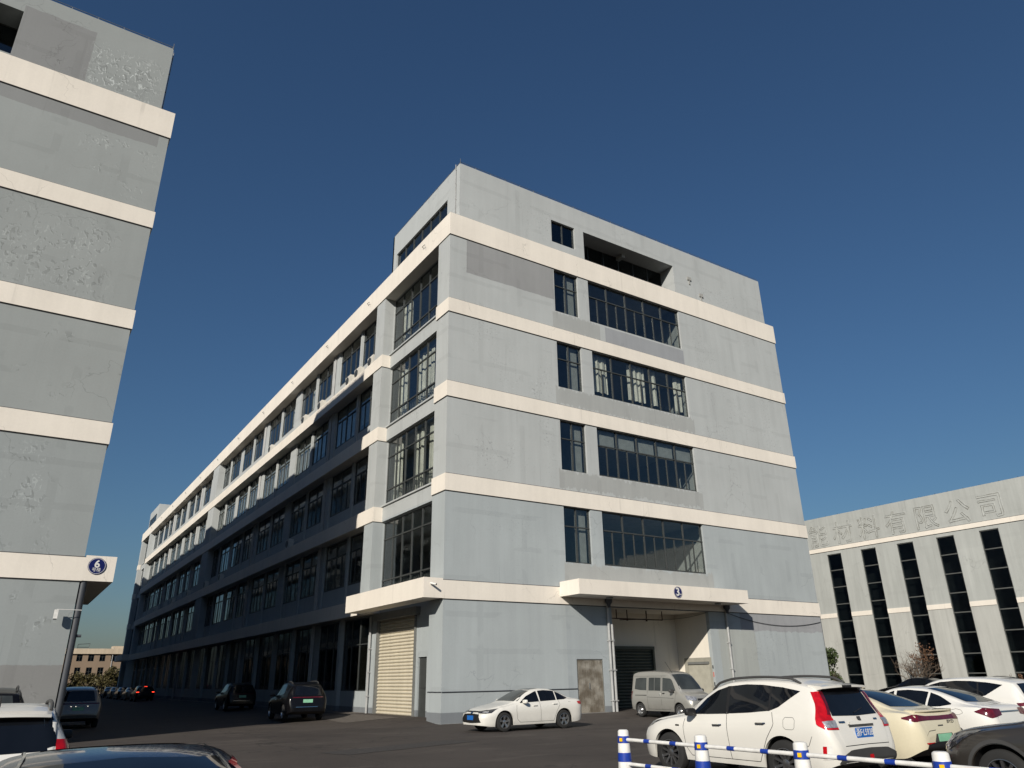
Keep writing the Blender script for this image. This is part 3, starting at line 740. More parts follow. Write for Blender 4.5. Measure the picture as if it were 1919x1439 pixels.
    # two old pipe stubs on the top storey
    for x, z in ((17.4, 25.25), (18.35, 24.3)):
        mb = MB(); mb.box(x-0.16, x+0.16, -0.07, 0.0, z, z+0.22); mb.box(x-0.05, x+0.05, -0.05, 0.0, z-0.3, z-0.001); add('vent_cover', mb, M['interior'], r)
loading_bay()

# rain pipe and downpipe on the corner of building 6
mb = MB(); mb.tube([(-13.18, 0.10, 0.0), (-13.18, 0.10, 4.78)], 0.11, 10); mb.tube([(-13.1, 0.1, 3.1), (-12.95, 0.1, 3.1)], 0.05, 6)
add('rain_pipe', mb, M['pvc_dk'], B6, 40)

# number signs
def number_sign(x, y, z, r, num, label, small=True):
    e = empty('number_sign', (x, y, z), label, 'sign')
    mb = MB(); mb.lathe([(r*0.985, 0.012), (r, 0.0), (r, -0.012)], (x, y, z), 40, 'y'); add('disc', mb, M['navy'], e, 40)
    mb = MB(); n = 48
    for k in range(n):
        t0, t1 = 2*math.pi*k/n, 2*math.pi*(k+1)/n
        mb.quad(*[(x+rr*math.cos(t), y-0.0125, z+rr*math.sin(t)) for rr, t in ((r*0.90, t0), (r*0.94, t0), (r*0.94, t1), (r*0.90, t1))])
    add('rim_line', mb, M['white'], e)
    if small:
        place_text('numeral', num, r*1.25, M['white'], e, (x, y-0.014, z+r*0.20), (1, 0, 0), (0, 0, 1), 0.002, bold=0.008)
        place_text('lettering', '号楼', r*0.50, M['white'], e, (x, y-0.014, z-r*0.48), (1, 0, 0), (0, 0, 1), 0.002)
    else:
        place_text('numeral', num, r*1.95, M['white'], e, (x-r*0.08, y-0.014, z+r*0.0), (1, 0, 0), (0, 0, 1), 0.002, bold=0.012)
        place_text('lettering', '号楼', r*0.26, M['white'], e, (x+r*0.58, y-0.014, z-r*0.38), (1, 0, 0), (0, 0, 1), 0.002)
number_sign(12.17, -1.51, 5.43, 0.27, '3', 'round navy sign with a white 3 on the canopy fascia', False)
number_sign(-12.90, -0.065, 5.27, 0.265, '6', 'round navy sign with a white 6 at the end of the left building\'s band')
# round sign on the far canopy
e = empty('number_sign', (-0.96, 100.2, 5.2), 'small dark round sign on the far end of the lane canopy', 'sign')
mb = MB(); mb.lathe([(0.33, 0.0), (0.33, -0.02)], (-0.955, 100.2, 5.2), 24, 'x'); add('disc', mb, M['navy'], e)

# cameras and lamp
e = empty('security_camera', (-0.63, -0.06, 5.3), 'small white bullet camera on the cream band at the building corner', 'camera')
mb = MB(); mb.tube([(-0.63, -0.051, 5.34), (-0.63, -0.14, 5.34)], 0.025, 8); add('bracket', mb, M['white'], e)
mb = MB(); mb.tube([(-0.66, -0.10, 5.36), (-0.52, -0.34, 5.29)], 0.045, 10); add('body', mb, M['white'], e, 40)
mb = MB(); mb.tube([(-0.522, -0.337, 5.291), (-0.515, -0.35, 5.288)], 0.036, 10); add('lens', mb, M['black'], e)
e = empty('wall_lamp', (-13.75, -0.25, 3.6), 'white box lamp on an arm from the left building\'s corner pipe', 'lamp')
mb = MB(); mb.tube([(-13.1, -0.02, 3.86), (-13.1, -0.22, 3.86), (-13.78, -0.28, 3.86)], 0.012, 6); add('arm', mb, M['white'], e)
mb = MB(); mb.box(-13.84, -13.73, -0.34, -0.22, 3.58, 3.85); add('housing', mb, M['white'], e)
mb = MB(); mb.box(-13.83, -13.74, -0.33, -0.23, 3.55, 3.58); add('lamp_glass', mb, M['frame'], e)
e = empty('paper_notice', (-13.55, -0.01, 0.9), 'pale rectangular notice panel low on the left building wall', 'notice')
mb = MB(); mb.box(-13.95, -13.48, -0.02, -0.002, 0.35, 1.15); add('panel', mb, plain('faded_notice_paper', (0.42, 0.41, 0.40), 0.7), e)

# air-conditioner units on the ledges
AC = {}
def ac_unit(y, z, label):
    e = empty('air_conditioner', (0.22, y, z), label, 'air conditioner', 'outdoor units on the ledges of the centre building')
    if not AC:
        m = MB(); m.box(-0.16, 0.16, -0.42, 0.42, 0.06, 0.66); AC['c'] = m.mesh('casing'); AC['c'].materials.append(M['offwhite'])
        m = MB(); m.lathe([(0.25, -0.163), (0.25, -0.185), (0.20, -0.19)], (0, 0.1, 0.36), 20, 'x'); AC['g'] = m.mesh('fan_grille'); AC['g'].materials.append(M['frame'])
        m = MB(); m.box(-0.18, 0.18, -0.38, -0.33, 0.0, 0.06); m.box(-0.18, 0.18, 0.33, 0.38, 0.0, 0.06); AC['b'] = m.mesh('bracket'); AC['b'].materials.append(M['frame'])
        m = MB(); m.tube([(0.1, -0.43, 0.3), (0.1, -0.5, 0.34), (0.2, -0.52, 0.5), (0.37, -0.52, 0.55)], 0.02, 6); AC['p'] = m.mesh('hose'); AC['p'].materials.append(M['offwhite'])
    for k, nm in (('c', 'casing'), ('g', 'fan_grille'), ('b', 'bracket'), ('p', 'hose')):
        o = bpy.data.objects.new(nm, AC[k]); COL.objects.link(o); o.parent = e
ords = ['nearest', 'second nearest', 'third nearest', 'fourth nearest', 'fifth nearest', 'sixth nearest']
for i, y in enumerate((10.0, 12.1, 13.6, 18.9, 22.4, 30.9)):
    ac_unit(y, 19.02, 'sunlit outdoor unit on the fourth floor ledge, %s to the corner' % ords[i])
for i, (y, nm) in enumerate(((23.3, 'nearest'), (43.4, 'second nearest'), (49.6, 'third nearest'), (58.0, 'fourth nearest'), (67.0, 'fifth nearest'), (79.0, 'sixth nearest'))):
    ac_unit(y, 10.17, 'shaded outdoor unit on the second floor ledge, %s to the corner' % nm)

# ------------------------------------------------------------------ right-hand building with slot windows
def right_building():
    r = empty('slot_window_building', (40, 2, 0), 'stained grey building with tall slot windows and ghost lettering at the right', 'building')
    Mp = lambda u, d, z: (40+d, u, z)
    cs = [(-3.32-0.0+2.955*k, ) for k in range(-9, 12)]
    ops = []; cols = []
    for k in range(-9, 12):
        y0 = -4.52+2.985*k; ops.append((y0-0.04, y0+1.22, 0.2, 10.63)); cols.append((y0-0.04, y0+1.22))
    mb = MB(); wall_cells(mb, Mp, -34, 34, 0, 13.7, ops, 0.3); mb.box(40.001, 41, -34, 34, 13.5, 13.69); mb.box(40.4, 60, -33.9, 33.9, 13.0, 13.4)
    mb.box(40.3, 60, 33.6, 33.9, 0, 13); mb.box(40.3, 60, -33.9, -33.6, 0, 13); add('wall', mb, M['wallR'], r)
    mb = MB(); mb.box(39.95, 40.02, -34, 34, 10.89, 11.21); add('band', mb, M['cream'], r)
    for k in range(len(cols)-1):
        mb = MB(); mb.box(39.96, 40.02, cols[k][1], cols[k+1][0], 5.73, 6.06); add('band', mb, M['cream'], r)
    mb = MB(); mb.box(39.99, 40.02, -34, 34, 10.85, 10.888); mb.box(39.99, 40.02, -34, 34, 11.212, 11.24); add('joint_line', mb, M['groove'], r)
    dz = [0.2, 1.50, 2.75, 4.10, 5.42, 6.72, 8.03, 9.34, 10.62]
    for i, (y0, y1) in enumerate(cols):
        vis = 5 <= i <= 16
        w = window(r, Mp, y0, y1, 0.2, 10.62, 1, dz[1:-1], False, True, d=0.04, each=vis, mat=M['glass_dk'], fm=M['frame_mid'], bars=(0.05, 0.06))
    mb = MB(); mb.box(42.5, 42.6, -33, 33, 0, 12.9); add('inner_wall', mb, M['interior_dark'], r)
    # drips and weathered top edge
    mb = MB()
    for k in range(60): 
        y = -33+k*1.1+random.random()*0.5; mb.box(40.05, 40.07, y, y+0.02, 13.7, 13.78)
    add('roof_edge_pin', mb, M['frame'], r)
    ch = '能材料有限公司'
    gg = G('old_adhesive_outline'); gg.set(gg.mix(gg.ramp(gg.noise(gg.pos(), 1.6, 3, 0.6), 0.44, 0.60), (0.34, 0.352, 0.342), (0.22, 0.222, 0.205)), 0.9); ghost = gg.m
    for k, c in enumerate(ch):
        y = 9.15-k*2.27
        place_text('letter_outline', c, 1.85, ghost, r, (39.99, y, 12.08), (0, -1, 0), (0, 0, 1), outline=0.024)
right_building()

# ------------------------------------------------------------------ far building, fence
def far_building():
    r = empty('far_block', (6, 150, 0), 'low beige block with weathered cornice at the end of the lane', 'building')
    y = 150.0
    Mp = lambda u, d, z: (u, y+d, z)
    ops = []; ww = []
    for k in range(-2, 14):
        u = -11.6+k*2.05+6.75
        for z0, z1 in ((6.05, 7.35), (2.9, 4.9)): ops.append((u, u+1.05, z0, z1)); ww.append((u, u+1.05, z0, z1))
    mb = MB(); wall_cells(mb, Mp, -14, 26, 0, 7.45, ops, 0.25); mb.box(-14, 26, y+0.3, y+12, 7.0, 7.4); add('wall', mb, M['beige'], r)
    for o in ww: window(r, Mp, *o, 2, ((o[2]+o[3])/2+0.2,), False, False, each=False, mat=M['glass_dk'], d=0.1)
    mb = MB(); mb.box(-14, 26, y-0.35, y+0.3, 7.45, 8.46); add('cornice', mb, M['beige_lt'], r)
    mb = MB(); mb.tube([(3.6, y-0.06, 0), (3.6, y-0.06, 8.6)], 0.08, 6); add('rain_pipe', mb, M['pvc'], r)
    mb = MB(); mb.box(3.5, 7.5, y+0.5, y+4, 8.46, 9.0); add('roof_hut', mb, M['beige_lt'], r)
    mb = MB(); a = (-2.6, y+1, 8.4); 
    for q in (((-2.9, 8.46), (-2.9, 9.35)), ((-1.0, 8.46), (-0.8, 9.5)), ((-2.9, 9.3), (-0.8, 9.45)), ((-2.9, 8.75), (-1.0, 8.75))): mb.tube([(q[0][0], y+1, q[0][1]), (q[1][0], y+1, q[1][1])], 0.05, 5)
    add('roof_frame', mb, M['frame'], r)
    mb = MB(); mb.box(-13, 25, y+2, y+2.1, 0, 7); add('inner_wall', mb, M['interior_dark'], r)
    f = empty('fence', (0, 112, 0), 'dark picket fence closing the far end of the lane', 'fence')
    mb = MB(); mb.box(-13, 24, 111.97, 112.03, 0.5, 0.56); mb.box(-13, 24, 111.97, 112.03, 1.25, 1.31); add('rail', mb, M['frame'], f)
    pk = MB(); pk.box(-0.06, 0.06, -0.06, 0.06, 0, 1.55); pk = pk.mesh('picket'); pk.materials.append(M['frame'])
    for k in range(110):
        o = bpy.data.objects.new('picket', pk); COL.objects.link(o); o.parent = f; o.location = (-13+k*0.33, -0.08, 0)
    e = empty('gate_pillar', (-8.3, 111, 0), 'dark square gate pillar beside the left building\'s far end', 'pillar')
    mb = MB(); mb.box(-8.8, -7.8, 110.5, 111.5, 0, 3.2); add('shaft', mb, M['pvc_dk'], e); mb = MB(); mb.box(-8.95, -7.65, 110.35, 111.65, 3.2, 3.35); add('cap', mb, M['frame'], e)
far_building()

# ------------------------------------------------------------------ vegetation
def leafmat(name, a, b, rough=0.6):
    g = G(name); n = g.noise(g.pos(), 2.2, 3, 0.6)
    oi = g.n('ShaderNodeObjectInfo').outputs['Random']
    c = g.mix(g.ramp(n, 0.3, 0.7), a, b); g.set(c, rough, spec=0.3)
    g.b.inputs['Subsurface Weight'].default_value = 0.0
    return g.m
M['leaf'] = leafmat('evergreen_leaf', (0.025, 0.04, 0.014), (0.06, 0.08, 0.026))
M['leaf_autumn'] = leafmat('autumn_leaf', (0.042, 0.036, 0.014), (0.085, 0.072, 0.026))
M['leaf_brown'] = leafmat('dry_leaf', (0.10, 0.055, 0.03), (0.16, 0.085, 0.05))
M['bark'] = plain('bark', (0.10, 0.075, 0.055), 0.9)

def foliage(mb, c, rad, n, size, rnd, clumps=14, flat=1.0):
    cs = []
    for _ in range(clumps):
        d = Vector((rnd.gauss(0, 1), rnd.gauss(0, 1), rnd.gauss(0, 1))).normalized()*rnd.random()**0.4
        cs.append((Vector((c[0]+d.x*rad[0]*0.78, c[1]+d.y*rad[1]*0.78, c[2]+d.z*rad[2]*0.78)), 0.25+rnd.random()*0.3))
    for _ in range(n):
        cc, k = rnd.choice(cs)
        d = Vector((rnd.gauss(0, 1), rnd.gauss(0, 1), rnd.gauss(0, 1))).normalized()*rnd.random()**0.45*k
        p = cc + Vector((d.x*rad[0], d.y*rad[1], d.z*rad[2]))
        if p.z < 0.1: continue
        a = Vector((rnd.gauss(0, 1), rnd.gauss(0, 1), rnd.gauss(0, 1))).normalized()
        b = a.cross(Vector((rnd.gauss(0, 1), rnd.gauss(0, 1), rnd.gauss(0, 1)))).normalized()
        s_ = size*(0.6+rnd.random()*0.8)
        i = len(mb.v)
        mb.v += [tuple(p-a*s_), tuple(p+b*s_*0.45), tuple(p+a*s_), tuple(p-b*s_*0.45)]; mb.f.append((i, i+1, i+2, i+3))

def branch(mb, p, d, ln, r, depth, rnd, tips):
    pts = [p]; q = Vector(p); dd = Vector(d)
    for k in range(3):
        dd = (dd + Vector((rnd.gauss(0, .12), rnd.gauss(0, .12), rnd.gauss(0.03, .08)))).normalized(); q = q + dd*ln/3; pts.append(tuple(q))
    mb.tube(pts, r, 5 if depth > 1 else 3, r*0.6, caps=False)
    if depth == 0: tips.append(q); return
    for k in range(3 if depth > 1 else 4):
        t = rnd.random()*0.6+0.4; b0 = Vector(pts[0]).lerp(q, t) if k else q
        nd = (dd + Vector((rnd.gauss(0, .55), rnd.gauss(0, .55), rnd.gauss(0.1, .35)))).normalized()
        branch(mb, tuple(b0), nd, ln*(0.62+rnd.random()*0.2), r*0.55, depth-1, rnd, tips)

def tree(name, loc, label, cat, rad, cz, nleaf, size, lm, trunk_r=0.12, stems=1, depth=2, seed=1, group=None, br_len=None, leaf_only_part=None):
    rnd = random.Random(seed); e = empty(name, loc, label, cat, group)
    mb = MB(); tips = []
    for k in range(stems):
        a = rnd.random()*6.28; t = 0.25 if stems == 1 else 0.5
        branch(mb, (loc[0]+(0 if stems == 1 else 0.2*math.cos(a)), loc[1]+(0 if stems == 1 else 0.2*math.sin(a)), loc[2]), Vector((t*math.cos(a)*0.5, t*math.sin(a)*0.5, 1)).normalized(), br_len or cz*0.55, trunk_r, depth, rnd, tips)
    add('trunk', mb, M['bark'], e, 50)
    if nleaf:
        m2 = MB(); c = (loc[0], loc[1], loc[2]+cz)
        if leaf_only_part: c = (c[0]+leaf_only_part[0], c[1]+leaf_only_part[1], c[2]+leaf_only_part[2])
        foliage(m2, c, rad, nleaf, size, rnd); add('crown', m2, lm, e)
    return e
tree('bare_shrub', (38.6, 2.3, 0), 'bare brown shrub against the slot-window building', 'shrub', (0.5, 1.0, 1.0), 2.4, 420, 0.07, M['leaf_brown'], 0.05, 9, 3, 5, br_len=1.25, leaf_only_part=(0, -0.6, 0.1))
tree('evergreen_bush', (29.2, 3.3, 0), 'dark green bush showing behind the right corner of the centre building', 'bush', (1.5, 1.5, 1.8), 1.8, 6500, 0.10, M['leaf'], 0.07, 3, 2, 6)
for i, (x, y, h, lb) in enumerate(((39.3, -4.0, 1.0, 'thin dry sapling left of the rightmost slot window'), (39.3, -5.4, 1.5, 'small dark conifer at the foot of the rightmost slot window'))):
    tree('sapling', (39.2, y, 0), lb, 'sapling', (0.22, 0.22, 0.6), h, 160, 0.06, M['leaf'] if i else M['leaf_brown'], 0.03, 2, 1, 20+i, br_len=h)
for i, (x, y, h, rx, mt, lb) in enumerate((( -7.0, 118, 3.1, 2.2, 'leaf', 'dark bush leftmost behind the far picket fence'), (-3.4, 120, 3.7, 2.6, 'leaf_autumn', 'olive-yellow tree behind the left part of the far fence'),
        (0.2, 119, 4.1, 2.5, 'leaf_autumn', 'tallest yellowish tree in the middle behind the far fence'), (3.2, 121, 3.6, 2.4, 'leaf', 'dark green tree right of the yellowish ones behind the far fence'), (7.0, 119, 3.8, 2.4, 'leaf', 'dark green tree rightmost behind the far fence, beside the building end'))):
    tree('hedge_tree', (x*1.12+1.3, y+16, 0), lb, 'tree', (rx*1.15, rx*1.15, h*0.6), h*0.68, 3200, 0.2, M[mt], 0.14, 2, 2, 40+i, 'trees behind the far fence')

# ------------------------------------------------------------------ barrier
POSTS = {}
def post(loc, label):
    e = empty('barrier_post', loc, label, 'bollard', 'posts of the blue and white barrier')
    if not POSTS:
        prof = [(0.0, 0.135, 0.06), (0.10, 0.125, 0.06)]
        def sec(h): return 0.125-0.045*min(1, h/0.9)**1.0
        def seg(z0, z1, dr=0.0, top=False):
            m = MB(); n = 6; pr = []
            for k in range(n+1):
                z = z0+(z1-z0)*k/n; pr.append((sec(z)+dr, z))
            if top: pr += [(sec(z1)*0.93, z1+0.012), (sec(z1)*0.72, z1+0.024), (0.02, z1+0.026)]
            m.lathe(pr, (0, 0, 0), 12, 'z', math.pi/12); return m
        def fin(k, m, mat): POSTS[k] = m.mesh(k, 30); POSTS[k].materials.append(mat)
        fin('post', seg(0.06, 0.876, 0, True), M['white'])
        fin('band_low', seg(0.10, 0.34, 0.004), M['blue']); fin('band_mid', seg(0.47, 0.59, 0.004), M['blue']); fin('band_top', seg(0.72, 0.815, 0.004), M['blue'])
        m = MB(); m.lathe([(0.2, 0), (0.2, 0.04), (0.15, 0.07)], (0, 0, 0), 16); fin('base', m, M['rubber'])
        m = MB(); m.box(-0.105, -0.085, -0.022, 0.022, 0.745, 0.79); fin('reflector', m, M['yellow'])
    for k, nm in (('post', 'post'), ('band_low', 'band'), ('band_mid', 'band'), ('band_top', 'band'), ('base', 'base'), ('reflector', 'reflector')):
        o = bpy.data.objects.new(nm, POSTS[k]); COL.objects.link(o); o.parent = e
        if k == 'reflector': o.rotation_euler = (0, 0, R_(25))
    return e
BX = -6.78; BY = [-18.64, -20.21, -21.79, -23.45, -25.0]
for i, y in enumerate(BY): post((BX, y, 0), 'blue and white barrier post, %s counted from the white sedan' % ['first', 'second', 'third', 'fourth', 'fifth'][i])
def rail(y0, y1, z, label, i):
    e = empty('barrier_rail', (BX, (y0+y1)/2, z), label, 'rail', 'rails of the blue and white barrier')
    m = MB(); m.tube([(BX, y0-0.07, z), (BX, y1+0.07, z)], 0.026, 10); add('bar', m, M['white'], e, 40)
    L = y1-y0
    for t in (0.33, 0.67):
        m = MB(); yc = y0+L*t; m.tube([(BX, yc-0.06, z), (BX, yc+0.06, z)], 0.0285, 10); add('sleeve', m, M['blue'], e, 40)
nm = ['first', 'second', 'third', 'fourth']
for i in range(4):
    rail(BY[i], BY[i+1], 0.765, 'upper white rail with blue sleeves after the %s barrier post' % nm[i], i)
    rail(BY[i], BY[i+1], 0.44, 'lower white rail with blue sleeves after the %s barrier post' % nm[i], i)

# ------------------------------------------------------------------ cars
K = 0.94
def pchip(pts):
    xs = np.array([p[0] for p in pts], float); ys = np.array([p[1] for p in pts], float)
    h = np.diff(xs); d = np.diff(ys)/h; m = np.zeros(len(xs))
    for i in range(1, len(xs)-1):
        if d[i-1]*d[i] > 0:
            w1 = 2*h[i]+h[i-1]; w2 = h[i]+2*h[i-1]; m[i] = (w1+w2)/(w1/d[i-1]+w2/d[i])
    m[0] = d[0]; m[-1] = d[-1]
    def f(x):
        x = min(max(x, xs[0]), xs[-1]); i = min(max(int(np.searchsorted(xs, x))-1, 0), len(h)-1)
        t = (x-xs[i])/h[i]
        return float((1+2*t)*(1-t)**2*ys[i] + t*(1-t)**2*h[i]*m[i] + t*t*(3-2*t)*ys[i+1] + t*t*(t-1)*h[i]*m[i+1])
    return f
FW = pchip([(0, .945), (.06, .955), (.15, .972), (.3, .985), (.45, .992), (.62, 1.0), (.78, .993), (.9, .972), (1, .94)])

def car_body(S):
    L, Wd = S['L'], S['W']; top = pchip(S['top']); belt = pchip(S['belt']); zs0 = S.get('sill', 0.22)
    xf, xr, Ra = S['xf'], S['xr'], S['R']+0.065; zc = S['R']
    bot = pchip([(0, S.get('chin', 0.24)), (0.5, zs0-0.02), (0.9, zs0), (L-0.9, zs0), (L-0.4, zs0+0.02), (L, S.get('rchin', 0.33))])
    def plan(x):
        a, ea = S.get('pf', (0.75, 0.52)); b, eb = S.get('pr', (0.55, 0.66))
        k = 1.0
        if x < a: t = 1-x/a; k = ea+(1-ea)*(1-t**2.6)**(1/2.2)
        if x > L-b: t = 1-(L-x)/b; k = min(k, eb+(1-eb)*(1-t**3.0)**(1/2.2))
        return Wd/2*k
    rail = S.get('rail', 0.70)
    def section(x):
        zt = top(x); zb = min(belt(x), zt-0.05); hw = plan(x); zl = bot(x); za = zl
        arch = False
        for xc in (xf, xr):
            if abs(x-xc) < Ra:
                za = max(za, zc+math.sqrt(max(0, Ra*Ra-(x-xc)**2))); arch = True
        zb = max(zb, za+0.08) if arch else zb
        zt = max(zt, zb+0.03)
        pts = [(0, zl), (hw-0.30, zl), (hw-0.30, za if arch else zl), (hw*0.94-0.012, za)]
        n = 11; zl0 = zl
        for k in range(n):
            t = k/(n-1); z = za+t*(zb-za); pts.append((hw*FW((z-zl0)/(zb-zl0)), z))
        y0 = hw*0.94; gh_ = zt-zb
        rr = rail+(0.80-rail)*max(0, 1-gh_/0.42)**1.0
        yr = hw*rr; cr = min(0.055, gh_*0.35); zr = zt-cr
        n = 9
        for k in range(1, n+1):
            t = k/n; z = zb+0.012+(zr-0.03*min(1, gh_/0.4)-zb-0.012)*t
            pts.append((y0+(yr-y0)*t**1.15, z))
        n = 9
        ylast, zlast = pts[-1]
        for k in range(1, n+1):
            t = k/n*math.pi/2
            # superelliptic roof edge
            yy = ylast*math.cos(t)**0.75 if k < n else 0.0
            zz = zlast+(zt-zlast)*math.sin(t)**0.75
            pts.append((yy, zz))
        return pts
    xs = set(np.linspace(0, L, int(L/0.085)).tolist())
    for xc in (xf, xr):
        for a in np.linspace(0, math.pi, 25): xs.add(xc-Ra*0.9999*math.cos(a))
        xs.add(xc-Ra-0.004); xs.add(xc+Ra+0.004)
    for d in (0.006, 0.015, 0.03, 0.05, 0.075, 0.1, 0.14, 0.18, 0.22, 0.27, 0.32, 0.37, 0.42): xs.add(d); xs.add(L-d)
    xs = sorted(xs); secs = [section(x) for x in xs]; n = len(secs[0])
    v = []; f = []; mi = []
    for x, sec in zip(xs, secs):
        for y, z in sec: v.append((x-L/2, y, z))
        for y, z in sec: v.append((x-L/2, -y, z))
    for i in range(len(xs)-1):
        a = i*2*n; b = (i+1)*2*n
        for j in range(n-1):
            f.append((a+j, b+j, b+j+1, a+j+1)); mi.append(1 if j < 3 else 0)
            f.append((a+n+j, a+n+j+1, b+n+j+1, b+n+j)); mi.append(1 if j < 3 else 0)
    for base, flip in ((0, False), ((len(xs)-1)*2*n, True)):
        for j in range(n-1):
            q = (base+j, base+j+1, base+n+j+1, base+n+j); f.append(q if flip else q[::-1]); mi.append(1 if j < 3 else 0)
    return v, f, mi

def resample(pl, n):
    pl = [Vector(p) for p in pl]; d = [0.0]
    for a, b in zip(pl, pl[1:]): d.append(d[-1]+(b-a).length)
    out = []
    for k in range(n):
        t = d[-1]*k/(n-1); i = 0
        while i < len(d)-2 and d[i+1] < t: i += 1
        s = (t-d[i])/max(1e-9, d[i+1]-d[i]); out.append(pl[i].lerp(pl[i+1], s))
    return out

WHEELS = {}
def wheel_meshes(R, style):
    key = (round(R, 3), style)
    if key in WHEELS: return WHEELS[key]
    w = 0.105; rr = R*0.68
    m = MB(); m.lathe([(rr-0.02, -w*0.8), (rr, -w), (R-0.05, -w*1.02), (R-0.012, -w*0.86), (R, -w*0.6), (R, w*0.6), (R-0.012, w*0.86), (R-0.05, w*1.02), (rr, w), (rr-0.02, w*0.8)], (0, 0, 0), 36, 'y', caps=False)
    tyre = m.mesh('tyre', 40); tyre.materials.append(M['rubber'])
    m = MB()
    m.lathe([(rr, -w*0.95), (rr-0.018, -w*0.98), (rr-0.03, -w*0.6), (rr-0.035, 0.0)], (0, 0, 0), 36, 'y', caps=False)
    if style == 'steel':
        m.lathe([(rr-0.03, -w*0.3), (rr*0.75, -w*0.55), (rr*0.5, -w*0.3), (rr*0.3, -w*0.75), (0.002, -w*0.8)], (0, 0, 0), 28, 'y', caps=False)
    else:
        m.lathe([(0.07, -w*0.3), (0.07, -w*0.72), (0.05, -w*0.8), (0.001, -w*0.8)], (0, 0, 0), 16, 'y', caps=False)
        ns = 5 if style == 'five' else 10
        for k in range(ns):
            for off in ((-0.13, 0.13) if style == 'five' else (0.0,)):
                a = 2*math.pi*k/ns+0.3; sw = 0.022 if style == 'five' else 0.02
                for t0, t1, d0, d1 in ((0.05, rr-0.02, -0.70, -0.86),):
                    c, s_ = math.cos(a), math.sin(a); c2, s2 = math.cos(a+off), math.sin(a+off)
                    p0 = Vector((c*t0, 0, s_*t0)); p1 = Vector((c2*t1, 0, s2*t1)); n_ = Vector((-s2, 0, c2))
                    i = len(m.v)
                    for p, d in ((p0, d0), (p1, d1)):
                        for q in (-sw, sw):
                            m.v += [tuple(p+n_*q+Vector((0, w*d, 0))), tuple(p+n_*q+Vector((0, w*(d+0.35), 0)))]
                    m.f += [(i, i+4, i+6, i+2), (i+1, i+3, i+7, i+5), (i, i+1, i+5, i+4), (i+2, i+6, i+7, i+3)]
    rim = m.mesh('rim', 35); rim.materials.append(M['rim_dark'] if style == 'ten' else M['rim'])
    m = MB(); m.lathe([(rr-0.025, w*0.05), (rr-0.03, w*0.1), (0.001, w*0.1)], (0, 0, 0), 24, 'y', caps=False); back = m.mesh('brake_disc'); back.materials.append(M['black'])
    WHEELS[key] = (tyre, rim, back); return WHEELS[key]

M['rim'] = plain('alloy_rim', (0.42, 0.42, 0.42), 0.3, 0.9)
M['rim_dark'] = plain('dark_alloy_rim', (0.22, 0.22, 0.225), 0.3, 0.9)
M['carglass'] = None
def _cg(name, col, rough=0.03):
    g = G(name); g.set(g.mix(g.ramp(g.noise(g.pos(), 2.0, 3), 0.3, 0.7), col, tuple(k*1.6 for k in col)), rough, spec=0.5); return g.m
M['carglass'] = _cg('tinted_car_glass', (0.004, 0.005, 0.007))
M['carglass_lt'] = _cg('grey_car_glass', (0.028, 0.032, 0.032))
M['chrome'] = plain('chrome_trim', (0.62, 0.62, 0.60), 0.15, 1.0, var=0.04)
M['red'] = plain('red_lamp_lens', (0.40, 0.005, 0.010), 0.12, coat=0.6, var=0.35, scale=7)
M['darkred'] = plain('dark_red_lamp_lens', (0.09, 0.006, 0.012), 0.10, coat=0.8, var=0.35, scale=12)
M['lamp'] = plain('clear_lamp_lens', (0.45, 0.45, 0.46), 0.12, 0.6, coat=0.7, var=0.45, scale=16)
M['lamp_dk'] = plain('smoked_lamp_lens', (0.06, 0.06, 0.065), 0.12, 0.4, coat=0.7, var=0.7, scale=20)
M['trim'] = plain('dark_grey_trim_plastic', (0.045, 0.045, 0.045), 0.6)
M['plate_blue'] = plain('blue_number_plate', (0.015, 0.12, 0.42), 0.4, var=0.05)
M['plate_green'] = plain('green_number_plate', (0.22, 0.48, 0.32), 0.4, var=0.15)
M['glow'] = emit('lit_brake_lamp', (1.0, 0.05, 0.02), 3.0)
M['glow_white'] = emit('lit_plate_lamp', (1.0, 0.95, 0.8), 2.0)
def paint(name, col, metal=0.0, rough=0.32, dirt=0.10, coat=0.8):
    g = G(name); p = g.obj(); z = g.xyz(p)[2]
    n = g.noise(p, 3.0, 5, 0.65)
    d = g.math('MULTIPLY', g.ramp(z, 0.75, 0.15), g.ramp(n, 0.3, 0.75), True)
    c = g.mix(g.math('MULTIPLY', d, dirt*3, True), col, tuple(k*0.45+(0.03 if max(col) > 0.02 else 0.004) for k in col))
    c = g.mix(g.ramp(g.noise(p, 1.2, 4), 0.35, 0.75, 0, dirt), c, tuple(k*0.75 for k in col))
    g.set(c, rough, metal, coat, 0.45 if coat > 0.5 else 0.2); g.b.inputs['Coat Roughness'].default_value = 0.06
    return g.m
PAINT = {'white': paint('pearl_white_car_paint', (0.65, 0.635, 0.59)), 'cream': paint('cream_car_paint', (0.60, 0.55, 0.41)), 'white2': paint('white_car_paint', (0.66, 0.65, 0.615)),
         'silver': paint('silver_van_paint', (0.33, 0.325, 0.30), 0.35, 0.38, 0.22), 'black': paint('black_car_paint', (0.004, 0.004, 0.005), 0.0, 0.3, 0.05, 0.25), 'brown': paint('brown_grey_car_paint', (0.050, 0.045, 0.040), 0.4, 0.28, 0.12),
         'grey': paint('grey_car_paint', (0.21, 0.185, 0.16), 0.2), 'navy': paint('dark_blue_car_paint', (0.010, 0.013, 0.028), 0.2, 0.25, 0.05)}

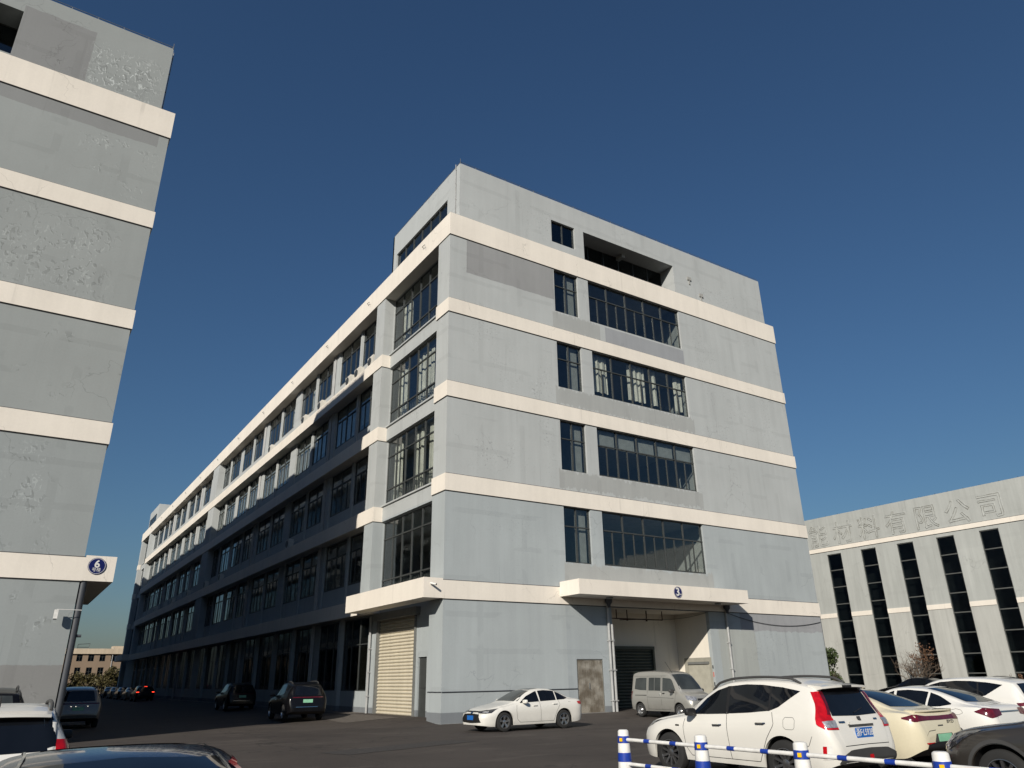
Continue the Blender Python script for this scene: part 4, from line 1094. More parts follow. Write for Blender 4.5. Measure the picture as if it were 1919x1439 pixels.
SPEC = {}
SPEC['sedan'] = dict(L=4.64, W=1.79, R=0.325, xf=0.94, xr=3.64, sill=0.21, rail=0.69,
    top=[(0, .46), (.03, .56), (.10, .66), (.3, .755), (.8, .865), (1.25, .945), (1.42, 1.0), (1.75, 1.165), (2.1, 1.325), (2.4, 1.405), (2.75, 1.435), (3.1, 1.42), (3.4, 1.36), (3.75, 1.235), (4.05, 1.10), (4.25, 1.06), (4.5, 1.035), (4.58, .98), (4.62, .8), (4.64, .62)],
    belt=[(0, .56), (.5, .70), (1.0, .80), (1.5, .875), (2.6, .925), (3.6, .98), (4.3, .99), (4.64, .93)])
SPEC['fast'] = dict(L=4.80, W=1.86, R=0.335, xf=0.95, xr=3.80, sill=0.20, rail=0.68, rchin=0.40, pr=(0.7, 0.62),
    top=[(0, .44), (.03, .54), (.12, .66), (.4, .76), (.9, .86), (1.3, .94), (1.5, 1.0), (1.85, 1.17), (2.2, 1.33), (2.5, 1.41), (2.8, 1.44), (3.15, 1.425), (3.5, 1.36), (3.85, 1.25), (4.15, 1.14), (4.4, 1.07), (4.62, 1.045), (4.70, 1.0), (4.77, .8), (4.80, .62)],
    belt=[(0, .55), (.5, .70), (1.0, .80), (1.5, .88), (2.6, .93), (3.6, .985), (4.4, 1.0), (4.8, .93)])
SPEC['suv'] = dict(L=4.58, W=1.86, R=0.36, xf=0.90, xr=3.59, sill=0.27, rail=0.735, chin=0.30, rchin=0.42, pr=(0.5, 0.72), pf=(0.7, 0.58),
    top=[(0, .60), (.03, .74), (.10, .86), (.3, .95), (.8, 1.03), (1.12, 1.08), (1.25, 1.12), (1.55, 1.30), (1.85, 1.475), (2.15, 1.60), (2.5, 1.665), (3.1, 1.685), (3.6, 1.665), (4.0, 1.60), (4.16, 1.555), (4.24, 1.47), (4.34, 1.27), (4.43, 1.09), (4.47, 1.02), (4.52, .86), (4.56, .72), (4.58, .60)],
    belt=[(0, .68), (.5, .86), (1.0, .96), (1.6, 1.00), (2.6, 1.05), (3.6, 1.12), (4.2, 1.12), (4.58, .9)])
SPEC['cuv'] = dict(SPEC['suv'], W=1.84, top=[(x, z*0.955 if z > 0.9 else z) for x, z in SPEC['suv']['top']], belt=[(x, z*0.97) for x, z in SPEC['suv']['belt']])
SPEC['van'] = dict(L=3.86, W=1.56, R=0.285, xf=0.72, xr=3.22, sill=0.26, rail=0.80, chin=0.28, rchin=0.32, pr=(0.3, 0.84), pf=(0.5, 0.70),
    top=[(0, .50), (.02, .70), (.06, .84), (.2, .93), (.45, 1.01), (.58, 1.06), (.75, 1.24), (1.0, 1.50), (1.2, 1.69), (1.4, 1.80), (1.8, 1.87), (2.6, 1.90), (3.3, 1.885), (3.6, 1.84), (3.74, 1.74), (3.80, 1.40), (3.84, 1.0), (3.86, .62)],
    belt=[(0, .62), (.4, .86), (.8, .98), (1.6, 1.02), (3.0, 1.04), (3.86, 1.0)])

GEO = {}
def geo(kind):
    if kind not in GEO:
        v, f, mi = car_body(SPEC[kind]); GEO[kind] = (v, f, mi, BVHTree.FromPolygons(v, f))
    return GEO[kind]

class Car:
    def __init__(s, kind, paintname, pos, heading, label, name='parked_car', cat='car', group='cars parked around the buildings', scale=K, style='five', z=0.0):
        s.S = SPEC[kind]; s.v, s.f, s.mi, s.bvh = geo(kind); s.L = s.S['L']; s.W = s.S['W']
        e = bpy.data.objects.new(name, None); COL.objects.link(e); tag(e, label, cat, group); s.e = e
        e.location = (pos[0], pos[1], z); e.rotation_euler = (0, 0, R_(heading-180)); e.scale = (scale,)*3
        LOC[e.name] = Vector((0, 0, 0))
        me = bpy.data.meshes.new('body'); me.from_pydata(s.v, [], s.f); me.materials.append(PAINT[paintname]); me.materials.append(M['black'])
        me.polygons.foreach_set('material_index', s.mi); me.polygons.foreach_set('use_smooth', [True]*len(s.f)); me.set_sharp_from_angle(angle=R_(42))
        s.body = s.put('body', me)
        tyre, rim, back = wheel_meshes(s.S['R'], style)
        for x in (s.S['xf'], s.S['xr']):
            for sd_ in (-1, 1):
                w = s.put('wheel', tyre); w.location = (x-s.L/2, sd_*(s.W/2-0.115), s.S['R']); w.rotation_euler = (0, 0, 0 if sd_ < 0 else math.pi)
                for nm_, m_ in (('rim', rim), ('brake_disc', back)):
                    o = bpy.data.objects.new(nm_, m_); COL.objects.link(o); o.parent = w
        s.paint = PAINT[paintname]
    def put(s, name, me, mat=None, parent=None):
        o = bpy.data.objects.new(name, me); COL.objects.link(o)
        if mat is not None and not me.materials: me.materials.append(mat)
        o.parent = parent or s.e; return o
    def mb(s, name, mb, mat, smooth=40, parent=None): return s.put(name, mb.mesh(name, smooth), mat, parent)
    def near(s, p, off):
        h, n, i, d = s.bvh.find_nearest(Vector(p)); 
        c = Vector((h.x, 0, 0.75)); 
        if n.dot(h-c) < 0: n = -n
        return h+n*off
    def ray(s, p, d, off):
        h, n, i, dist = s.bvh.ray_cast(Vector(p)-Vector(d)*6, Vector(d))
        if h is None: return s.near(p, off)
        if n.dot(Vector(d)) > 0: n = -n
        return h+n*off
    def lamp(s, name, mat, top, bot, nu=16, nv=6, off=0.01, end='rear', side=1):
        d = Vector((-0.8 if end == 'rear' else 0.8, -0.6*side, 0)).normalized()
        return s.panel(name, mat, top, bot, nu, nv, off, tuple(d))
    def panel(s, name, mat, top, bot, nu=16, nv=6, off=0.005, mode=None, parent=None):
        """surface patch between two polylines, laid onto the body; mode None=nearest, else ray direction"""
        a, b = resample(top, nu), resample(bot, nu); m = MB()
        for i in range(nu):
            for j in range(nv):
                p = a[i].lerp(b[i], j/(nv-1)); q = s.near(p, off) if mode is None else s.ray(p, mode, off); m.v.append(tuple(q))
        for i in range(nu-1):
            for j in range(nv-1):
                k = i*nv+j; m.f.append((k, k+1, k+nv+1, k+nv))
        return s.mb(name, m, mat, 60, parent)
    def side(s, name, mat, top, bot, sides=(-1, 1), nu=18, nv=5, off=0.005):
        """window or trim given in (x from nose, z), both sides"""
        for sd_ in sides:
            T = [(x-s.L/2, 0, z) for x, z in top]; B_ = [(x-s.L/2, 0, z) for x, z in bot]
            s.panel(name, mat, T, B_, nu, nv, off, (0, -sd_, 0))
    def seam(s, pts, sides=(-1, 1), w=0.005):
        for sd_ in sides:
            P = resample([(x-s.L/2, 0, z) for x, z in pts], max(6, len(pts)*4)); m = MB()
            for k, p in enumerate(P):
                t = (P[min(k+1, len(P)-1)]-P[max(k-1, 0)]).normalized(); n_ = Vector((-t.z, 0, t.x))
                for q in (-w, w): m.v.append(tuple(s.ray(p+n_*q, (0, -sd_, 0), 0.002)))
            for k in range(len(P)-1): m.f.append((2*k, 2*k+1, 2*k+3, 2*k+2))
            s.mb('panel_gap', m, M['black'], None)
    def front(s, name, mat, top, bot, nu=16, nv=6, off=0.006): return s.panel(name, mat, [(0, y, z) for y, z in top], [(0, y, z) for y, z in bot], nu, nv, off, (1, 0, 0))
    def rear(s, name, mat, top, bot, nu=16, nv=6, off=0.006, parent=None): return s.panel(name, mat, [(0, y, z) for y, z in top], [(0, y, z) for y, z in bot], nu, nv, off, (-1, 0, 0), parent)
    def handles(s, pts, mat=None):
        for x, z in pts:
            for sd_ in (-1, 1):
                p = s.ray((x-s.L/2, 0, z), (0, -sd_, 0), 0.0); m = MB()
                m.tube([(p.x-0.10, p.y, p.z), (p.x-0.08, p.y+sd_*0.035, p.z), (p.x+0.08, p.y+sd_*0.035, p.z+0.004), (p.x+0.10, p.y, p.z+0.004)], 0.014, 6)
                s.mb('door_handle', m, mat or s.paint)
    def mirrors(s, x, z, mat=None, out=0.2):
        for sd_ in (-1, 1):
            p = s.ray((x-s.L/2, 0, z), (0, -sd_, 0), 0.0); m = MB(); n = 10
            cx, cy, cz = p.x+0.02, p.y+sd_*out*0.62, p.z+0.055
            for i in range(n+1):
                th = math.pi*i/n
                for j in range(12):
                    ph = 2*math.pi*j/12; sq = lambda q: math.copysign(abs(q)**0.55, q); m.v.append((cx+0.085*sq(math.sin(th))*sq(math.cos(ph))*(1 if math.cos(ph) < 0 else 0.4), cy+0.125*sq(math.cos(th)), cz+0.07*sq(math.sin(th))*sq(math.sin(ph))))
            for i in range(n):
                for j in range(12): m.f.append((i*12+j, i*12+(j+1) % 12, (i+1)*12+(j+1) % 12, (i+1)*12+j))
            o = s.mb('mirror', m, mat or s.paint)
            m = MB(); m.tube([(p.x, p.y-sd_*0.02, p.z-0.01), (cx, cy-sd_*0.04, cz-0.03)], 0.025, 6); s.mb('stalk', m, M['black'], 40, o)
    def plate(s, end, z, mat, txt=None, w=0.44, h=0.14, tmat=None, y=0.0, tilt=0.0):
        d = (1, 0, 0) if end == 'front' else (-1, 0, 0); p = s.ray((0, y, z), d, 0.0); sx = -1 if end == 'front' else 1
        m = MB(); m.box(p.x+sx*0.005, p.x+sx*0.022, y-w/2, y+w/2, z-h/2, z+h/2); o = s.mb('number_plate', m, mat, None)
        if txt:
            me = text_mesh(txt, h*0.88, 0.001, bold=0.001)
            r = Vector((0, -sx*-1.0, 0)) if False else Vector((0, 1.0 if sx > 0 else -1.0, 0)); u = Vector((0, 0, 1)); nn = r.cross(u)
            me.transform(Matrix(((r.x*0.80, u.x, nn.x, p.x+sx*0.0235), (r.y*0.80, u.y, nn.y, y), (0, 1, 0, z), (0, 0, 0, 1))))
            s.put('lettering', me, tmat or M['white'], o)

def sedan_parts(c, fast=False, glassm='carglass', tail='red', detail=True):
    L = c.L; o = 0.12 if fast else 0.0
    gm = M[glassm]; dx = 0.05 if fast else 0
    c.side('side_window', gm, [(1.66+dx, .945), (2.02+dx, 1.165), (2.42+dx, 1.315), (2.50+dx, 1.335)], [(1.68+dx, .935), (2.1, .955), (2.52+dx, .97)])
    c.side('side_window', gm, [(2.57+dx, 1.34), (2.85+dx, 1.36), (3.2+dx, 1.335), (3.33+dx, 1.315)], [(2.57+dx, .975), (3.0, .99), (3.30+dx, 1.0)])
    c.side('side_window', gm, [(3.38+dx, 1.305), (3.6+dx, 1.225), (3.88+dx, 1.075)], [(3.35+dx, 1.005), (3.7, 1.02), (3.88+dx, 1.06)])
    c.front('windscreen', M['carglass_lt'] if glassm == 'carglass' else gm, [(-.52, 1.345), (0, 1.375), (.52, 1.345)], [(-.70, 1.0), (0, 1.015), (.70, 1.0)], 18, 8)
    if fast: c.rear('rear_window', gm, [(-.50, 1.385), (0, 1.405), (.50, 1.385)], [(-.60, 1.115), (0, 1.10), (.60, 1.115)], 18, 8)
    else: c.rear('rear_window', gm, [(-.50, 1.365), (0, 1.385), (.50, 1.365)], [(-.62, 1.135), (0, 1.12), (.62, 1.135)], 18, 8)
    if not detail: return
    for xs in ([(1.50, .88), (1.46, .7), (1.50, .40), (1.62, .30)], [(2.53+dx, .97), (2.56+dx, .6), (2.56+dx, .30)], [(3.40+dx, 1.0), (3.46+dx, .85), (3.30, .62), (3.16, .30)], [(1.62, .295), (3.16, .295)]): c.seam(xs)
    c.handles([(2.30, .84), (3.22, .875)]); c.mirrors(1.80, .93)

def suv_parts(c, glassm='carglass', rails=True, detail=True, sc=1.0):
    gm = M[glassm]; q = lambda L_: [(x, z*sc) for x, z in L_]
    c.side('side_window', gm, q([(1.50, 1.07), (1.80, 1.33), (2.10, 1.48), (2.36, 1.545)]), q([(1.52, 1.06), (2.0, 1.075), (2.38, 1.09)]))
    c.side('side_window', gm, q([(2.44, 1.555), (2.8, 1.585), (3.2, 1.575), (3.34, 1.56)]), q([(2.44, 1.095), (2.9, 1.12), (3.34, 1.16)]))
    c.side('side_window', gm, q([(3.38, 1.555), (3.6, 1.535), (3.95, 1.475)]), q([(3.38, 1.165), (3.55, 1.22), (3.93, 1.46)]))
    c.side('window_pillar_trim', M['black'], q([(2.355, 1.55), (2.445, 1.56)]), q([(2.375, 1.085), (2.445, 1.09)]), nu=4, off=0.0035)
    c.side('window_pillar_trim', M['black'], q([(3.335, 1.56), (3.385, 1.555)]), q([(3.335, 1.155), (3.385, 1.165)]), nu=4, off=0.0035)
    c.front('windscreen', gm, q([(-.56, 1.575), (0, 1.60), (.56, 1.575)]), q([(-.74, 1.13), (0, 1.14), (.74, 1.13)]), 18, 8)
    c.rear('rear_window', gm, q([(-.52, 1.50), (0, 1.515), (.52, 1.50)]), q([(-.62, 1.10), (0, 1.085), (.62, 1.10)]), 18, 8)
    if rails:
        for sd_ in (-1, 1):
            m = MB(); pts = []
            for x in np.linspace(1.92, 3.9, 22):
                hgt = 0.005+0.05*min(1.0, (x-1.92)/0.16, (3.9-x)/0.16)
                p = c.ray((x-c.L/2, sd_*0.60, 0), (0, 0, -1), hgt); pts.append(tuple(p))
            m.tube(pts, 0.022, 8); c.mb('roof_rail', m, M['trim'])
    if not detail: return
    for xs in ([(1.36, 1.02), (1.32, .85), (1.36, .50), (1.48, .36)], [(2.40, 1.08), (2.43, .7), (2.45, .36)], [(3.42, 1.14), (3.46, .95), (3.28, .72), (3.08, .36)], [(1.48, .355), (3.08, .355)]): c.seam(xs)
    c.handles([(2.18, .90), (3.18, .96)], M['chrome']); c.mirrors(1.62, 1.05, M['black'], 0.24)

# 1 white SUV in the foreground
def white_suv():
    c = Car('suv', 'white', (-3.42, -18.33), 90, 'white SUV with red tail lamps and blue plate behind the barrier', style='ten')
    suv_parts(c)
    # spoiler
    m = MB(); n = 13; pr = []
    for k in range(n):
        y = -0.62+1.24*k/(n-1); e = 0.05*(abs(y)/0.62)**3
        for x, z in ((4.02, 1.60), (4.36-e, 1.565), (4.36-e, 1.53), (4.15, 1.50)): m.v.append((x-c.L/2, y, z-0.02*(y/0.6)**2))
    for k in range(n-1):
        for j in range(4): m.f.append((k*4+j, k*4+(j+1) % 4, (k+1)*4+(j+1) % 4, (k+1)*4+j))
    m.f += [(0, 1, 2, 3), ((n-1)*4+3, (n-1)*4+2, (n-1)*4+1, (n-1)*4)]
    sp = c.mb('roof_spoiler', m, c.paint, 35)
    m = MB(); m.box(4.30-c.L/2, 4.365-c.L/2, -0.13, 0.13, 1.532, 1.562); c.mb('high_brake_lamp', m, M['black'], None, sp)
    for sd_ in (-1, 1):
        a = [(4.18, .66), (4.25, .69), (4.34, .76), (4.30, .85), (4.36, .82), (4.45, .74)]
        # tall red strip beside the glass, widening to the lower lamp
        T = [(4.16-c.L/2, sd_*.70, 1.47), (4.24-c.L/2, sd_*.60, 1.47)]
        c.lamp('tail_lamp', M['red'], [(4.14-c.L/2, sd_*.70, 1.46), (4.22-c.L/2, sd_*.76, 1.27), (4.24-c.L/2, sd_*.85, 1.06), (4.27-c.L/2, sd_*.88, .97), (4.38-c.L/2, sd_*.82, .905)],
                [(4.24-c.L/2, sd_*.56, 1.47), (4.36-c.L/2, sd_*.62, 1.27), (4.42-c.L/2, sd_*.67, 1.12), (4.46-c.L/2, sd_*.66, 1.04), (4.50-c.L/2, sd_*.62, .90)], 18, 9, 0.012, 'rear', sd_)
        c.lamp('tail_lamp', M['darkred'], [(4.20-c.L/2, sd_*.60, 1.465), (4.34-c.L/2, sd_*.655, 1.27), (4.40-c.L/2, sd_*.71, 1.12)], [(4.24-c.L/2, sd_*.55, 1.468), (4.37-c.L/2, sd_*.61, 1.27), (4.43-c.L/2, sd_*.66, 1.10)], 12, 3, 0.017, 'rear', sd_)
        c.lamp('reversing_lamp', M['lamp'], [(4.36-c.L/2, sd_*.84, 1.02), (4.47-c.L/2, sd_*.64, 1.035)], [(4.40-c.L/2, sd_*.82, .93), (4.49-c.L/2, sd_*.64, .93)], 8, 5, 0.018, 'rear', sd_)
        c.lamp('bumper_reflector', M['white'], [(4.30-c.L/2, sd_*.86, .68), (4.42-c.L/2, sd_*.78, .68)], [(4.28-c.L/2, sd_*.86, .47), (4.40-c.L/2, sd_*.78, .47)], 6, 5, 0.008, 'rear', sd_)
        c.lamp('fog_lamp', M['red'], [(4.31-c.L/2, sd_*.86, .665), (4.355-c.L/2, sd_*.83, .665)], [(4.29-c.L/2, sd_*.86, .485), (4.33-c.L/2, sd_*.83, .485)], 5, 5, 0.014, 'rear', sd_)
        c.lamp('headlamp', M['lamp_dk'], [(0.05-c.L/2, sd_*.55, .86), (0.25-c.L/2, sd_*.78, .90), (.52-c.L/2, sd_*.90, .94)], [(0.03-c.L/2, sd_*.55, .76), (0.2-c.L/2, sd_*.78, .78), (.40-c.L/2, sd_*.88, .84)], 10, 5, 0.01, 'front', sd_)
        m = MB(); p = c.ray((1.17-c.L/2, 0, .86), (0, -sd_, 0), 0.0); m.box(p.x-0.05, p.x+0.05, p.y-sd_*0.01, p.y+sd_*0.014, .85, .875); c.mb('side_vent', m, M['chrome'], None)
    c.rear('rear_bumper', M['trim'], [(-.74, .52), (-.5, .60), (0, .615), (.5, .60), (.74, .52)], [(-.78, .42), (-.5, .40), (0, .39), (.5, .40), (.78, .42)], 20, 6, 0.016)
    c.rear('fog_lamp', M['red'], [(-.05, .52), (.05, .52)], [(-.06, .46), (.06, .46)], 4, 3, 0.03)
    c.rear('tailgate_gap', M['black'], [(-.60, .665), (0, .672), (.60, .665)], [(-.60, .655), (0, .662), (.60, .655)], 12, 2, 0.004)
    c.rear('plate_recess', M['trim'], [(-.34, .965), (.34, .965)], [(-.36, .955), (.36, .955)], 8, 2, 0.01)
    c.rear('plate_garnish', c.paint, [(-.30, 1.005), (.30, 1.005)], [(-.32, .955), (.32, .955)], 8, 3, 0.028)
    c.rear('garnish_underside', M['trim'], [(-.34, .95), (.34, .95)], [(-.34, .925), (.34, .925)], 8, 3, 0.012)
    c.plate('rear', .835, M['plate_blue'], '浙F·L592B', h=0.155, w=0.46)
    c.rear('emblem', M['trim'], [(-.05, 1.065), (.05, 1.065)], [(-.035, 1.0), (.035, 1.0)], 4, 3, 0.03)
    c.rear('badge', M['chrome'], [(-.56, 1.015), (-.40, 1.015)], [(-.56, .99), (-.40, .99)], 5, 2, 0.012)
    c.rear('badge', M['chrome'], [(.42, 1.035), (.52, 1.035)], [(.42, 1.01), (.52, 1.01)], 5, 2, 0.012)
    c.rear('wiper', M['black'], [(-.02, 1.135), (.28, 1.20)], [(-.02, 1.12), (.28, 1.19)], 6, 2, 0.018)
    # fuel flap outline
    c.seam([(3.66, .92), (3.66, 1.03), (3.70, 1.07), (3.86, 1.07), (3.89, 1.03), (3.88, .92), (3.85, .885), (3.70, .885), (3.66, .92)], (-1,), 0.003)
    c.seam([(4.20, .80), (4.12, .66), (3.99, .60)], w=0.004)
white_suv()

# 2 white sedan at the wall
def wall_sedan():
    c = Car('sedan', 'white', (0.75, -4.68), 180, 'white sedan with blue front plate parked along the centre building wall', scale=0.915)
    sedan_parts(c)
    L = c.L
    for sd_ in (-1, 1):
        c.lamp('headlamp', M['lamp_dk'], [(.06-L/2, sd_*.46, .70), (.25-L/2, sd_*.70, .74), (.62-L/2, sd_*.85, .775)], [(.05-L/2, sd_*.46, .63), (.22-L/2, sd_*.74, .62), (.40-L/2, sd_*.84, .64)], 12, 5, 0.008, 'front', sd_)
        c.lamp('daytime_lamp', M['lamp'], [(.15-L/2, sd_*.62, .69), (.33-L/2, sd_*.77, .70)], [(.14-L/2, sd_*.62, .645), (.30-L/2, sd_*.78, .635)], 6, 4, 0.014, 'front', sd_)
        c.lamp('tail_lamp', M['red'], [(4.28-L/2, sd_*.86, .93), (4.45-L/2, sd_*.78, .95), (4.58-L/2, sd_*.60, .95)], [(4.32-L/2, sd_*.87, .85), (4.48-L/2, sd_*.79, .82), (4.60-L/2, sd_*.60, .84)], 10, 5, 0.01, 'rear', sd_)
    c.front('grille', M['black'], [(-.52, .60), (0, .62), (.52, .60)], [(-.66, .33), (0, .30), (.66, .33)], 14, 6, 0.008)
    c.front('upper_grille', M['black'], [(-.46, .70), (0, .70), (.46, .70)], [(-.46, .66), (0, .655), (.46, .66)], 12, 3, 0.008)
    c.front('emblem', M['chrome'], [(-.06, .665), (.06, .665)], [(-.06, .60), (.06, .60)], 4, 3, 0.02)
    c.plate('front', .48, M['plate_blue'], w=0.42, h=0.15)
    m = MB(); top = [(2.15, .42), (2.62, .42)]
    c.panel('sunroof', M['carglass'], [(2.32-L/2, -.40, 1.5), (2.32-L/2, .40, 1.5)], [(2.75-L/2, -.40, 1.5), (2.75-L/2, .40, 1.5)], 8, 5, 0.004, (0, 0, -1))
    c.seam([(3.86, .93), (3.98, .93)], (-1,), 0.003)
wall_sedan()

# 3 silver van
def van():
    c = Car('van', 'silver', (8.55, -4.15), -92, 'dusty silver minivan standing in front of the loading bay', name='parked_van', cat='van', group=None, style='steel', z=0.07)
    L = c.L; gm = M['carglass_lt']
    c.side('side_window', gm, [(.92, 1.09), (1.16, 1.50), (1.25, 1.56), (1.72, 1.60)], [(.94, 1.08), (1.2, 1.05), (1.72, 1.06)])
    c.side('side_window', gm, [(1.84, 1.60), (2.2, 1.61), (2.62, 1.61)], [(1.84, 1.07), (2.2, 1.08), (2.62, 1.08)])
    c.side('side_window', gm, [(2.76, 1.61), (3.2, 1.61), (3.50, 1.58)], [(2.76, 1.09), (3.2, 1.10), (3.56, 1.14)])
    c.side('window_bar', M['frame_lt'], [(2.22, 1.605), (2.25, 1.605)], [(2.22, 1.08), (2.25, 1.08)], nu=3, off=0.008)
    c.front('windscreen', M['carglass_lt'], [(-.52, 1.72), (0, 1.745), (.52, 1.72)], [(-.64, 1.13), (0, 1.12), (.64, 1.13)], 16, 8, 0.008)
    c.rear('rear_window', gm, [(-.5, 1.66), (.5, 1.66)], [(-.55, 1.12), (.55, 1.12)], 12, 6)
    for xs in ([(1.78, 1.66), (1.78, .34)], [(2.69, 1.66), (2.69, .95), (2.66, .34)], [(.86, 1.05), (.92, .75), (1.02, .36)], [(1.02, .335), (2.66, .335)], [(1.2, 1.67), (3.6, 1.67)], [(1.0, .78), (1.78, .80), (2.66, .82)]): c.seam(xs)
    c.side('door_rail', M['black'], [(2.72, .90), (3.5, .90)], [(2.72, .875), (3.5, .875)], nu=8, nv=2, off=0.006)
    for sd_ in (-1, 1):
        c.lamp('headlamp', M['lamp'], [(.03-L/2, sd_*.40, .82), (.15-L/2, sd_*.62, .88), (.36-L/2, sd_*.74, .90)], [(.02-L/2, sd_*.40, .70), (.12-L/2, sd_*.64, .70), (.26-L/2, sd_*.72, .74)], 8, 5, 0.01, 'front', sd_)
        c.lamp('tail_lamp', M['darkred'], [(3.72-L/2, sd_*.76, 1.05), (3.82-L/2, sd_*.66, 1.05)], [(3.72-L/2, sd_*.76, .72), (3.82-L/2, sd_*.66, .72)], 5, 6, 0.008, 'rear', sd_)
        p = c.ray((1.86-L/2, 0, .96), (0, -sd_, 0), 0.0); m = MB(); m.box(p.x-0.02, p.x+0.02, p.y, p.y+sd_*0.03, .86, 1.0); c.mb('door_handle', m, M['chrome'], None)
        p = c.ray((1.64-L/2, 0, .97), (0, -sd_, 0), 0.0); m = MB(); m.box(p.x-0.07, p.x+0.06, p.y, p.y+sd_*0.02, .95, .99); c.mb('door_handle', m, M['black'], None)
    c.front('grille', M['black'], [(-.34, .78), (.34, .78)], [(-.36, .70), (.36, .70)], 8, 3, 0.008)
    c.plate('front', .50, M['plate_blue'])
    c.mirrors(1.0, 1.02, M['trim'], 0.24)
    m = MB(); m.tube([(1.35-L/2, .42, 1.80), (1.72-L/2, .44, 2.25)], 0.008, 5); c.mb('antenna', m, M['black'])
van()

# 4 cream fastback
def cream_car():
    c = Car('fast', 'cream', (-0.22, -17.68), 90, 'cream fastback sedan with dark full-width tail lamp beside the white SUV')
    sedan_parts(c, True); L = c.L
    c.panel('light_bar', M['darkred'], [(4.50-L/2, -.86, .93), (4.66-L/2, -.74, .965), (4.76-L/2, -.4, .965), (4.78-L/2, 0, .965), (4.76-L/2, .4, .965), (4.66-L/2, .74, .965), (4.50-L/2, .86, .93)],
            [(4.51-L/2, -.86, .91), (4.68-L/2, -.75, .85), (4.77-L/2, -.4, .885), (4.79-L/2, 0, .885), (4.77-L/2, .4, .885), (4.68-L/2, .75, .85), (4.51-L/2, .86, .91)], 40, 5, 0.01)
    m = MB(); n = 15
    for k in range(n):
        y = -0.66+1.32*k/(n-1); e = 0.06*(abs(y)/0.66)**2.5
        for x, z in ((4.45, 1.058), (4.74-e, 1.06), (4.745-e, 1.035), (4.66, 1.0)): m.v.append((x-L/2, y, z))
    for k in range(n-1):
        for j in range(4): m.f.append((k*4+j, k*4+(j+1) % 4, (k+1)*4+(j+1) % 4, (k+1)*4+j))
    m.f += [(0, 1, 2, 3), ((n-1)*4+3, (n-1)*4+2, (n-1)*4+1, (n-1)*4)]
    c.mb('boot_spoiler', m, c.paint, 35)
    c.rear('diffuser', M['black'], [(-.62, .47), (-.3, .50), (0, .50), (.3, .50), (.62, .47)], [(-.66, .38), (0, .36), (.66, .38)], 16, 5, 0.012)
    c.rear('plate_recess', M['trim'], [(-.28, .64), (.28, .64)], [(-.38, .50), (.38, .50)], 8, 4, 0.008)
    c.plate('rear', .57, M['plate_green'], w=0.46, h=0.13)
    for sd_ in (-1, 1): c.rear('bumper_reflector', M['red'], [(sd_*.40, .50), (sd_*.66, .50)], [(sd_*.40, .48), (sd_*.64, .475)], 6, 2, 0.012)
    c.rear('bumper_crease', M['trim'], [(-.60, .62), (-.48, .70), (-.25, .71)], [(-.605, .612), (-.483, .69), (-.25, .70)], 10, 2, 0.004)
    p = c.ray((0, .42, .82), (-1, 0, 0), 0.0)
    me = text_mesh('BYD', 0.085, 0.002); me.transform(Matrix(((0, 0, 1, p.x+0.01), (1.6, 0, 0, .36), (0, 1, 0, .835), (0, 0, 0, 1)))); c.put('badge_lettering', me, M['chrome'])
    c.rear('badge', M['trim'], [(-.12, .79), (.06, .79)], [(-.12, .768), (.06, .768)], 5, 2, 0.006)
    m = MB(); p = c.ray((2.95-L/2, 0, 0), (0, 0, -1), 0.0); m.v += [(p.x-0.1, 0.03, p.z-0.01), (p.x-0.1, -0.03, p.z-0.01), (p.x+0.12, -0.03, p.z-0.01), (p.x+0.12, .03, p.z-.01), (p.x+.06, .008, p.z+.055), (p.x+.12, .008, p.z+.05), (p.x+.06, -.008, p.z+.055), (p.x+.12, -.008, p.z+.05)]
    m.f += [(0, 1, 6, 4), (0, 4, 5, 3), (1, 2, 7, 6), (4, 6, 7, 5), (3, 5, 7, 2)]; c.mb('shark_fin', m, M['black'], None)
cream_car()

# 5 white sedan behind it
def white_two():
    c = Car('fast', 'white2', (2.78, -17.55), 90, 'white sedan with dark red angular tail lamps right of the cream sedan')
    sedan_parts(c, True); L = c.L
    for sd_ in (-1, 1):
        c.lamp('tail_lamp', M['darkred'], [(4.42-L/2, sd_*.88, .93), (4.58-L/2, sd_*.80, 1.0), (4.74-L/2, sd_*.42, .975)], [(4.46-L/2, sd_*.88, .91), (4.68-L/2, sd_*.76, .80), (4.77-L/2, sd_*.42, .86)], 14, 6, 0.01, 'rear', sd_)
    c.rear('chrome_strip', M['chrome'], [(-.40, .935), (.40, .935)], [(-.40, .905), (.40, .905)], 10, 3, 0.012)
    c.plate('rear', .62, M['plate_blue']); c.seam([(4.05, .98), (4.15, .96), (4.2, .90), (4.1, .86), (3.95, .87), (3.93, .95), (4.05, .98)], (-1,), 0.003)
    c.rear('boot_gap', M['black'], [(-.62, 1.02), (-.60, .80)], [(-.612, 1.02), (-.592, .80)], 6, 2, 0.004)
white_two()

# 6 white crossover furthest right
c = Car('cuv', 'white2', (5.75, -17.1), 90, 'white crossover with long dark side glass at the right edge of the picture')
suv_parts(c, rails=False, sc=0.957)
c.side('window_pillar_trim', M['black'], [(3.33, 1.49), (3.40, 1.487)], [(3.33, 1.11), (3.40, 1.12)], nu=4, off=0.0035)
for sd_ in (-1, 1): c.lamp('tail_lamp', M['darkred'], [(4.25-c.L/2, sd_*.88, 1.0), (4.44-c.L/2, sd_*.70, 1.02)], [(4.27-c.L/2, sd_*.88, .93), (4.47-c.L/2, sd_*.70, .93)], 8, 4, 0.01, 'rear', sd_)

# 7, 8 black sedans by the right-hand building
for pos, lb in (((30.2, -2.2), 'black fastback whose roof shows above the cream sedan'), ((34.6, -4.4), 'dark sedan roof furthest back, beside the bare shrub')):
    c = Car('fast', 'black', pos, 90, lb); sedan_parts(c, True, detail=False)

